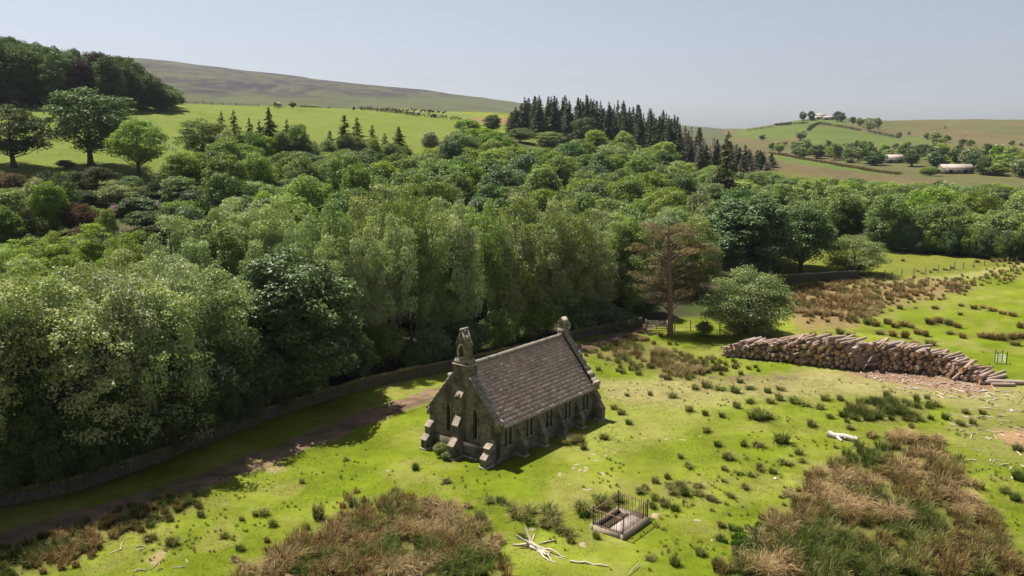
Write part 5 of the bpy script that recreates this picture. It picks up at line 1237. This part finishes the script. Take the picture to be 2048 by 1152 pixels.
# cattle
cb = MB(); cb.tube([(-1.0, 0, .95), (-.8, 0, 1.0), (0, 0, .98), (.7, 0, 1.02), (.95, 0, 1.05)], [.3, .42, .46, .40, .25], 7); cb.tube([(.85, 0, 1.1), (1.25, 0, 1.25), (1.6, 0, 1.05)], [.2, .17, .1], 6)
for sx in (-.75, .65):
    for sy in (-.2, .2): cb.tube([(sx, sy, .8), (sx, sy, .4), (sx, sy, -.05)], [.13, .08, .07], 5)
cb.tube([(-1.0, 0, 1.15), (-1.12, 0, .6)], [.04, .03], 4)
cow = cb.mesh('cow', smooth=True); cow.materials.append(M['cow'])
for k in range(32):
    px = rng.uniform(765, 900); p = hit(px, np.interp(px, [765, 900], [217.5, 225])+rng.uniform(0, 4)); o = link('cow', cow); o.location = p; o.rotation_euler = (0, 0, rng.uniform(0, 6.28)); o.scale = [rng.uniform(.85, 1.1)]*3
    tag(o, 'black cow grazing in the far cattle field', 'cow', 'cattle in the far field')
# buildings
def barn(name, px, py, L, W, h, hr, rz, label, wall='barnwall', roofm='roof_tile', door=True):
    p = hit(px, py); b = empty(name, (p.x, p.y, p.z-.2), rz)
    MB().box(-L/2, L/2, -W/2, W/2, -.5, h).build('wall', M[wall], b)
    for s in (-1, 1):
        MB().prism([(s*(W/2+.3), h-.15), (0, hr), (0, hr+.18), (s*(W/2+.35), h+.05)], L+.5, 'x', -L/2-.25).build('roof', M[roofm], b)
        MB().prism([(-W/2+.02, h), (W/2-.02, h), (0, hr-.05)], .12*s, 'x', s*(L/2-.13)).build('gable', M[wall], b)
    if door:
        for x in (-L*.25, L*.22): MB().box(x-1.1, x+1.1, -W/2-.04, -W/2+.01, -.4, min(2.6, h-.5)).build('door', M['dark_open'], b)
        for x in (-L*.4, 0, L*.4): MB().box(x-.4, x+.4, -W/2-.04, -W/2+.01, 1.3, 2.1).build('window', M['dark_open'], b)
    return tag(b, label, 'barn' if 'barn' in label else ('farmhouse' if 'farmhouse' in label else 'shed'))
barn('barn', 1787, 326, 12.5, 7, 3.6, 6.0, R(-6), 'small stone barn with pale roof in the valley')
barn('barn', 1910, 347, 18, 9, 3.2, 5.6, R(-4), 'long stone barn with pale pinkish roof behind the wood')
barn('farmhouse', 1640, 238, 14, 7, 5, 8, R(5), 'pale farmhouse among trees on the hill skyline', 'white')
barn('farm_shed', 1658, 239, 16, 8, 3.2, 5.2, R(-8), 'low farm shed beside the hilltop farmhouse')
barn('farm_shed', 1626, 239, 12, 7, 3, 5, R(10), 'low stone barn on the other side of the farmhouse')
barn('field_shed', 1997, 298, 7, 5, 2.6, 4, R(0), 'tiny white field shed on the far hillside', 'white')

# ------------------------------------------------------------------ rushes and grass
def blades(n, rad, hmin, hmax, wid, spread, bend, cx=0, cy=0, cz=0):
    a = rng.uniform(0, 6.283, n); q = rad*np.sqrt(rng.random(n))*.55; l = rng.uniform(hmin, hmax, n); out = spread*(.35+q/(rad*.55+1e-6))*rng.uniform(.4, 1.2, n)
    a2 = a+rng.normal(0, .5, n); d = np.stack([np.cos(a2), np.sin(a2)], 1); b0 = np.stack([cx+q*np.cos(a), cy+q*np.sin(a)], 1)
    s = np.stack([-np.sin(a2+rng.normal(0, .8, n)), np.cos(a2)], 1); w = wid*rng.uniform(.7, 1.3, n)[:, None]
    z0 = np.broadcast_to(cz, n); m_ = b0+d*(out*l*.4)[:, None]; t_ = b0+d*(out*l*(1.0+bend*rng.random(n)))[:, None]
    zm = z0+l*.62; zt = z0+l*(1-.35*np.clip(out+bend*.4*rng.random(n), 0, 1.6))
    V = np.stack([np.c_[b0-s*w, z0-.05], np.c_[b0+s*w, z0-.05], np.c_[m_-s*w*.8, zm], np.c_[m_+s*w*.8, zm], np.c_[t_, zt]], 1)
    i = np.arange(n)*5
    return V.reshape(-1, 3), np.stack([i, i+1, i+3, i+2], 1), np.stack([i+2, i+3, i+4], 1), np.tile([0, 0, .55, .55, 1], n), np.repeat(rng.random(n), 5)
TUS = []
for v in range(8):
    V, Q, T, t, rn = blades(170, .5, .45, 1.0, .017, [.35, .5, .6, .45][v % 4], [.3, .6, .9, .5][v % 4]); TUS.append(mesh_np('rush_tussock', V, Q, T, {'t': t, 'rnd': rn}))
def tuft(px, py, s_, mat, label, group):
    p = hit(px, py); o = link('rush_tussock', TUS[int(rng.integers(8))], None, M[mat]); o.location = p; s_ *= 1.12; o.scale = (s_*rng.uniform(1.0, 1.4), s_*rng.uniform(.95, 1.25), s_*rng.uniform(.55, .9)); o.rotation_euler = (0, 0, rng.uniform(0, 6.28))
    return tag(o, label, 'rush tussock', group)
# single tussocks read off the photograph: x, y of the base, size
LONE = [(1520, 838, 1.5), (1533, 836, 1.2), (1508, 837, 1.2), (1623, 852, 1.05), (1563, 885, 1.25), (1516, 893, .9), (1597, 908, .9), (1457, 918, .9), (1436, 892, .7), (1487, 892, .7), (1413, 864, .8), (1377, 934, .75), (1361, 916, .6), (1335, 957, .6), (1449, 940, .6), (1604, 924, .6), (1567, 928, .8), (1545, 946, .7), (1520, 940, .7), (1480, 950, .5), (1207, 878, .95), (1160, 884, 1.0), (1147, 886, 1.0), (1130, 888, .9), (1167, 898, .7), (831, 938, .85), (637, 1035, 1.1), (692, 920, .4), (713, 985, .5), (894, 965, .6), (604, 966, .45), (528, 1030, .7), (511, 1031, .5), (546, 1052, .6), (402, 1032, .6), (346, 1090, .9), (300, 1080, .9), (450, 1075, .6), (480, 1100, .7), (483, 1040, .4), (1034, 1036, 1.0), (1056, 1027, 1.1), (1022, 1020, .9), (1002, 1006, .8), (980, 1004, .7), (1098, 1024, 1.2), (1105, 1040, 1.1), (1090, 1052, 1.0), (1118, 1062, .9), (1165, 1020, 1.3), (1168, 1032, 1.2), (1200, 1008, 1.1), (1207, 1016, 1.0), (1236, 1002, .9), (970, 1058, 1.0), (960, 1040, .9), (1060, 1048, .8), (1135, 1070, .8), (1142, 1085, .7), (1193, 1076, .7), (1042, 1075, .6), (1280, 985, .8), (1310, 1000, .7), (1345, 985, .9), (1370, 990, .8), (1398, 990, .7), (1330, 1012, .8), (1310, 965, .7), (1290, 978, .7), (1340, 975, .8), (1362, 978, .9), (1395, 975, .8), (1305, 1015, .6), (1420, 1000, .6), (1350, 1020, .6),
        (1243, 828, .8), (1228, 818, .7), (1257, 848, .8), (1254, 792, .6), (1300, 790, .6), (1345, 795, .8), (1378, 822, .9), (1410, 830, .7), (1444, 834, .7), (1473, 815, .9), (1500, 806, .9), (1540, 806, 1.0), (1558, 800, 1.0), (1590, 806, 1.0), (1610, 812, .9), (1640, 818, .9), (1412, 775, 1.1), (1390, 778, .9), (1440, 780, 1.0), (1470, 785, 1.0), (1500, 778, .9), (1480, 765, .8), (1535, 785, .9), (1560, 780, .8), (1680, 800, 1.0), (1650, 800, .9), (1920, 850, .9), (1945, 848, .8), (1890, 838, .9), (1965, 828, .7), (1930, 826, .8), (1870, 812, 1.0), (1660, 836, .8), (1700, 858, .8), (1745, 872, .8), (2035, 900, 1.0), (2010, 985, .8), (2040, 960, 1.2), (2030, 1000, 1.0), (1985, 1030, .9), (1440, 1080, .7), (1465, 1060, .6), (1400, 1110, .8), (1350, 1130, .8), (1300, 1120, .6)]
for x, y, s_ in LONE:
    near = x < 1260 and y > 860
    tuft(x, y, s_, 'rush' if rng.random() < .7 else 'rush_green', 'single rush tussock on the open grass between chapel and grave' if near and x > 820 else ('single rush tussock on the grass between track and rush bed' if near else 'single rush tussock on the open meadow before the log pile'), 'rush tussocks near the chapel' if near and x > 820 else ('rush tussocks beside the track meadow' if near else 'rush tussocks on the open meadow'))
FARR = [(1640, 680, 1.1), (1655, 676, 1.2), (1680, 668, 1.2), (1700, 672, 1.2), (1627, 672, 1.0), (1735, 648, 1.3), (1752, 652, 1.4), (1775, 648, 1.3), (1790, 655, 1.2), (1805, 652, 1.4), (1822, 656, 1.3), (1760, 668, 1.2), (1785, 672, 1.3), (1810, 676, 1.4), (1835, 668, 1.2), (1850, 672, 1.3), (1860, 648, 1.3), (1878, 645, 1.4), (1898, 650, 1.4), (1915, 655, 1.2), (1870, 618, 1.1), (1922, 612, 1.0), (1948, 618, 1.1), (1966, 616, 1.0), (1985, 622, 1.2), (2005, 628, 1.0), (2025, 632, 1.2), (1920, 630, .8), (1965, 675, 1.4), (1985, 678, 1.4), (2005, 680, 1.4), (2025, 678, 1.4), (2045, 676, 1.4), (2030, 690, 1.2), (2040, 655, 1.3), (1830, 690, 1.0), (1860, 690, 1.1), (1900, 668, 1.0), (1925, 676, 1.0), (1833, 592, 1.0), (1760, 625, 1.1), (1730, 625, 1.0), (1800, 618, 1.1), (1820, 600, 1.0), (1880, 600, .7), (1690, 690, .9), (1720, 695, .8), (1770, 690, 1.0), (1955, 525, 1.0), (1985, 524, 1.2), (2000, 524, 1.0), (2020, 528, 1.0), (2035, 529, 1.0), (1870, 541, 1.0), (1890, 540, 1.0), (1905, 538, 1.0), (1806, 522, .8)]
for x, y, s_ in FARR: tuft(x, y, s_, 'rush_brown' if rng.random() < .6 else 'rush', 'brown rush tussock in the meadow behind the log pile', 'rush tussocks behind the log pile')
for k in range(75):
    x = rng.uniform(1420, 1760); y = rng.uniform(895, 1060)
    if poly_mask(np.array([x]), np.array([y]), RUSH_BEDS['right'], 1)[0] > .3: continue
    if rng.random() < .5: tuft(x, y, rng.uniform(.25, .6), 'rush', 'small rush tuft in the grass beside the brown rush bed', 'small rush tufts by the rush bed')
def bed(name, poly, n, mats, smin, smax, label, nb=100, wid=.018, clumped=False):
    """a thick stand of rushes that nobody could count: one object per material"""
    P = np.array(poly); acc = {}
    pts = []; tries = 0
    while len(pts) < n and tries < n*40:
        tries += 1; x = rng.uniform(P[:, 0].min()-25, P[:, 0].max()+25); y = rng.uniform(P[:, 1].min()-14, P[:, 1].max())
        if rng.random() > ((y-250)/900)**-2*.25+.3: pass
        if poly_mask(np.array([x+rng.normal(0, 16)]), np.array([y+rng.normal(0, 9)]), poly, 1)[0] < .5: continue
        d = ray(x, y); t = -CH/d[2]
        if clumped and rng.random() > float(sstep(.5, .62, fbm(d[0]*t/3.1, d[1]*t/3.1, 201, 3))): continue
        pts.append((d[0]*t, d[1]*t))
    pts = np.array(pts); zz = gz(pts[:, 0], pts[:, 1]); pj = project(pts[:, 0], pts[:, 1], zz); edge = poly_mask(pj[0], pj[1], poly, 22); patch = fbm(pts[:, 0]/2.6, pts[:, 1]/2.6, 17, 2)+rng.normal(0, .07, len(pts))
    qs = np.quantile(patch, np.linspace(0, 1, len(mats)+1)[1:-1]) if len(mats) > 1 else []
    for i in range(len(pts)):
        m_ = mats[int(np.searchsorted(qs, patch[i]))]; s_ = rng.uniform(smin, smax)
        s_ *= .62+.38*edge[i]; acc.setdefault(m_, []).append(blades(nb, .55*s_, .3*s_, .85*s_, wid, .45 if m_ != 'rush_straw' else .8, .5, pts[i, 0], pts[i, 1], zz[i]))
    for m_, L in acc.items():
        off = 0; VV, QQ, TT, tt, rr = [], [], [], [], []
        for V, Q, T, t, rn in L:
            VV.append(V); QQ.append(Q+off); TT.append(T+off); tt.append(t); rr.append(rn); off += len(V)
        o = link(name, mesh_np(name, np.concatenate(VV), np.concatenate(QQ), np.concatenate(TT), {'t': np.concatenate(tt), 'rnd': np.concatenate(rr)}), None, M[m_])
        tag(o, label+{'rush': ', green brown stems', 'rush_brown': ', brown stems', 'rush_green': ', dark green stems', 'rush_straw': ', bleached straw stems', 'lush': '', 'grass': ', fresh green', 'dry_grass': ', dry and pale'}[m_], 'rushes', kind='stuff')
bed('rush_bed', RUSH_BEDS['centre'], 340, ['rush_green', 'rush', 'rush_brown', 'rush_brown', 'rush_straw'], .8, 1.6, 'thick rush bed on the grass before the chapel front')
bed('rush_bed', RUSH_BEDS['right'], 600, ['rush_green', 'rush', 'rush_brown', 'rush_brown', 'rush_straw'], .8, 1.7, 'thick rush bed on the wet ground below the white trunk')
bed('rush_bed', RUSH_BEDS['track'], 150, ['rush_green', 'rush', 'rush_brown'], .7, 1.1, 'rush bed along the grass edge of the track')
bed('rush_bed', RUSH_BEDS['gable'], 120, ['rush', 'rush_brown', 'rush_straw'], .9, 1.5, 'rush bed between the chapel and the pine')
bed('rush_bed', RUSH_BEDS['bank'], 620, ['rush', 'rush_brown', 'rush_brown', 'rush_straw'], .9, 1.5, 'brown rush bed below the short dark wall', 44, .03)
bed('rush_bed', RUSH_BEDS['green'], 70, ['rush_green', 'rush_green', 'rush'], .9, 1.5, 'green rush bed before the log pile')
bed('rush_bed', [(1290, 715), (1330, 715), (1420, 730), (1480, 735), (1500, 750), (1440, 748), (1330, 735)], 60, ['rush'], .8, 1.2, 'loose rushes between the chapel and the log pile')
bed('rush_bed', [(1900, 566), (1960, 552), (2048, 530), (2060, 545), (1960, 570)], 110, ['rush', 'rush_brown'], .8, 1.2, 'rush strip beside the pale lane', 30, .035)
bed('long_grass', [(1480, 1075), (1560, 1045), (1660, 1050), (1690, 1085), (1640, 1125), (1470, 1125)], 420, ['lush'], .6, .95, 'lush dark green grass in the rush bed', 44, .02)
# short meadow turf
def turf(n, rmin, rmax, label):
    a = rng.uniform(-.62, .62, n*2); r = np.sqrt(rng.uniform(rmin**2, rmax**2, n*2)); x = r*np.sin(a); y = r*np.cos(a)
    lx = (x-CHX)*UX+(y-CHY)*UY; ly = -(x-CHX)*UY+(y-CHY)*UX
    keep = ~((lx > -.2) & (lx < LEN+.2) & (ly > -.2) & (ly < WID+2.6)) & (wall_side(x, y) < -4.6) & (fbm(x/3, y/3, 77, 2) > .42)
    gx = (x-ga.x)*math.cos(ang)+(y-ga.y)*math.sin(ang); gy = -(x-ga.x)*math.sin(ang)+(y-ga.y)*math.cos(ang); keep &= ~((gx > -.1) & (gx < GL+.1) & (gy > -.1) & (gy < GW+.1))
    x, y = x[keep][:n], y[keep][:n]; z = gz(x, y); n = len(x); k = 3
    X = np.repeat(x, k)+rng.normal(0, .05, n*k); Y = np.repeat(y, k)+rng.normal(0, .05, n*k); Z = np.repeat(z, k); w = rng.uniform(0, 6.28, n*k); h = rng.uniform(.03, .08, n*k); b = .022
    V = np.stack([np.stack([X-b*np.cos(w), Y-b*np.sin(w), Z-.02], 1), np.stack([X+b*np.cos(w), Y+b*np.sin(w), Z-.02], 1), np.stack([X+rng.normal(0, .05, n*k), Y+rng.normal(0, .05, n*k), Z+h], 1)], 1).reshape(-1, 3)
    tag(link('turf', mesh_np('turf', V, None, np.arange(len(V)).reshape(-1, 3), {'t': np.tile([0, 0, 1.], n*k), 'rnd': np.repeat(rng.random(n*k), 3)}), None, M['grass']), label, 'grass', kind='stuff')
turf(40000, 43, 95, 'short tufted turf of the grazed meadow')
bed('rough_grass', [(1180, 700), (2048, 690), (2048, 1152), (1300, 1152), (1200, 1000), (1190, 860)], 650, ['grass', 'dry_grass', 'grass'], .15, .42, 'scattered rough grass tufts on the open meadow', 22, .016, True)
bed('rough_grass', [(0, 1120), (420, 960), (700, 880), (860, 920), (1190, 950), (1250, 1152), (0, 1152)], 280, ['grass', 'grass', 'dry_grass'], .15, .36, 'scattered rough grass tufts before the chapel front', 22, .016, True)
# weeds at the foot of the gable
for k, (x, y, s_) in enumerate(((886, 912, .26), (880, 906, .2), (892, 920, .16), (872, 903, .12))):
    p = hit(x, y); A = ARCH['shrub'][k % 2]; w_ = empty('nettle_clump', p, k); w_.scale = (s_, s_, s_); link('stem', A['trunk'], w_, M['bark']); link('leaves', A['crown'], w_, M['hawthorn'])
    tag(w_, 'leafy weed clump growing at the foot of the west gable', 'weed', 'weeds at the gable foot')

# ------------------------------------------------------------------ air
hz = MB().box(-4500, 4500, -300, 7900, -60, 420).build('haze', None)
hz.data.materials.clear(); hm = bpy.data.materials.new('haze_air'); hm.use_nodes = True; ht = hm.node_tree; ht.nodes.clear()
ho = ht.nodes.new('ShaderNodeOutputMaterial'); hv = ht.nodes.new('ShaderNodeVolumePrincipled'); ht.links.new(hv.outputs[0], ho.inputs['Volume'])
hv.inputs['Color'].default_value = (.72, .85, 1, 1); hv.inputs['Density'].default_value = .00005; hv.inputs['Anisotropy'].default_value = .3
hz.data.materials.append(hm); tag(hz, 'thin pale summer haze over the valley', 'haze', kind='stuff')
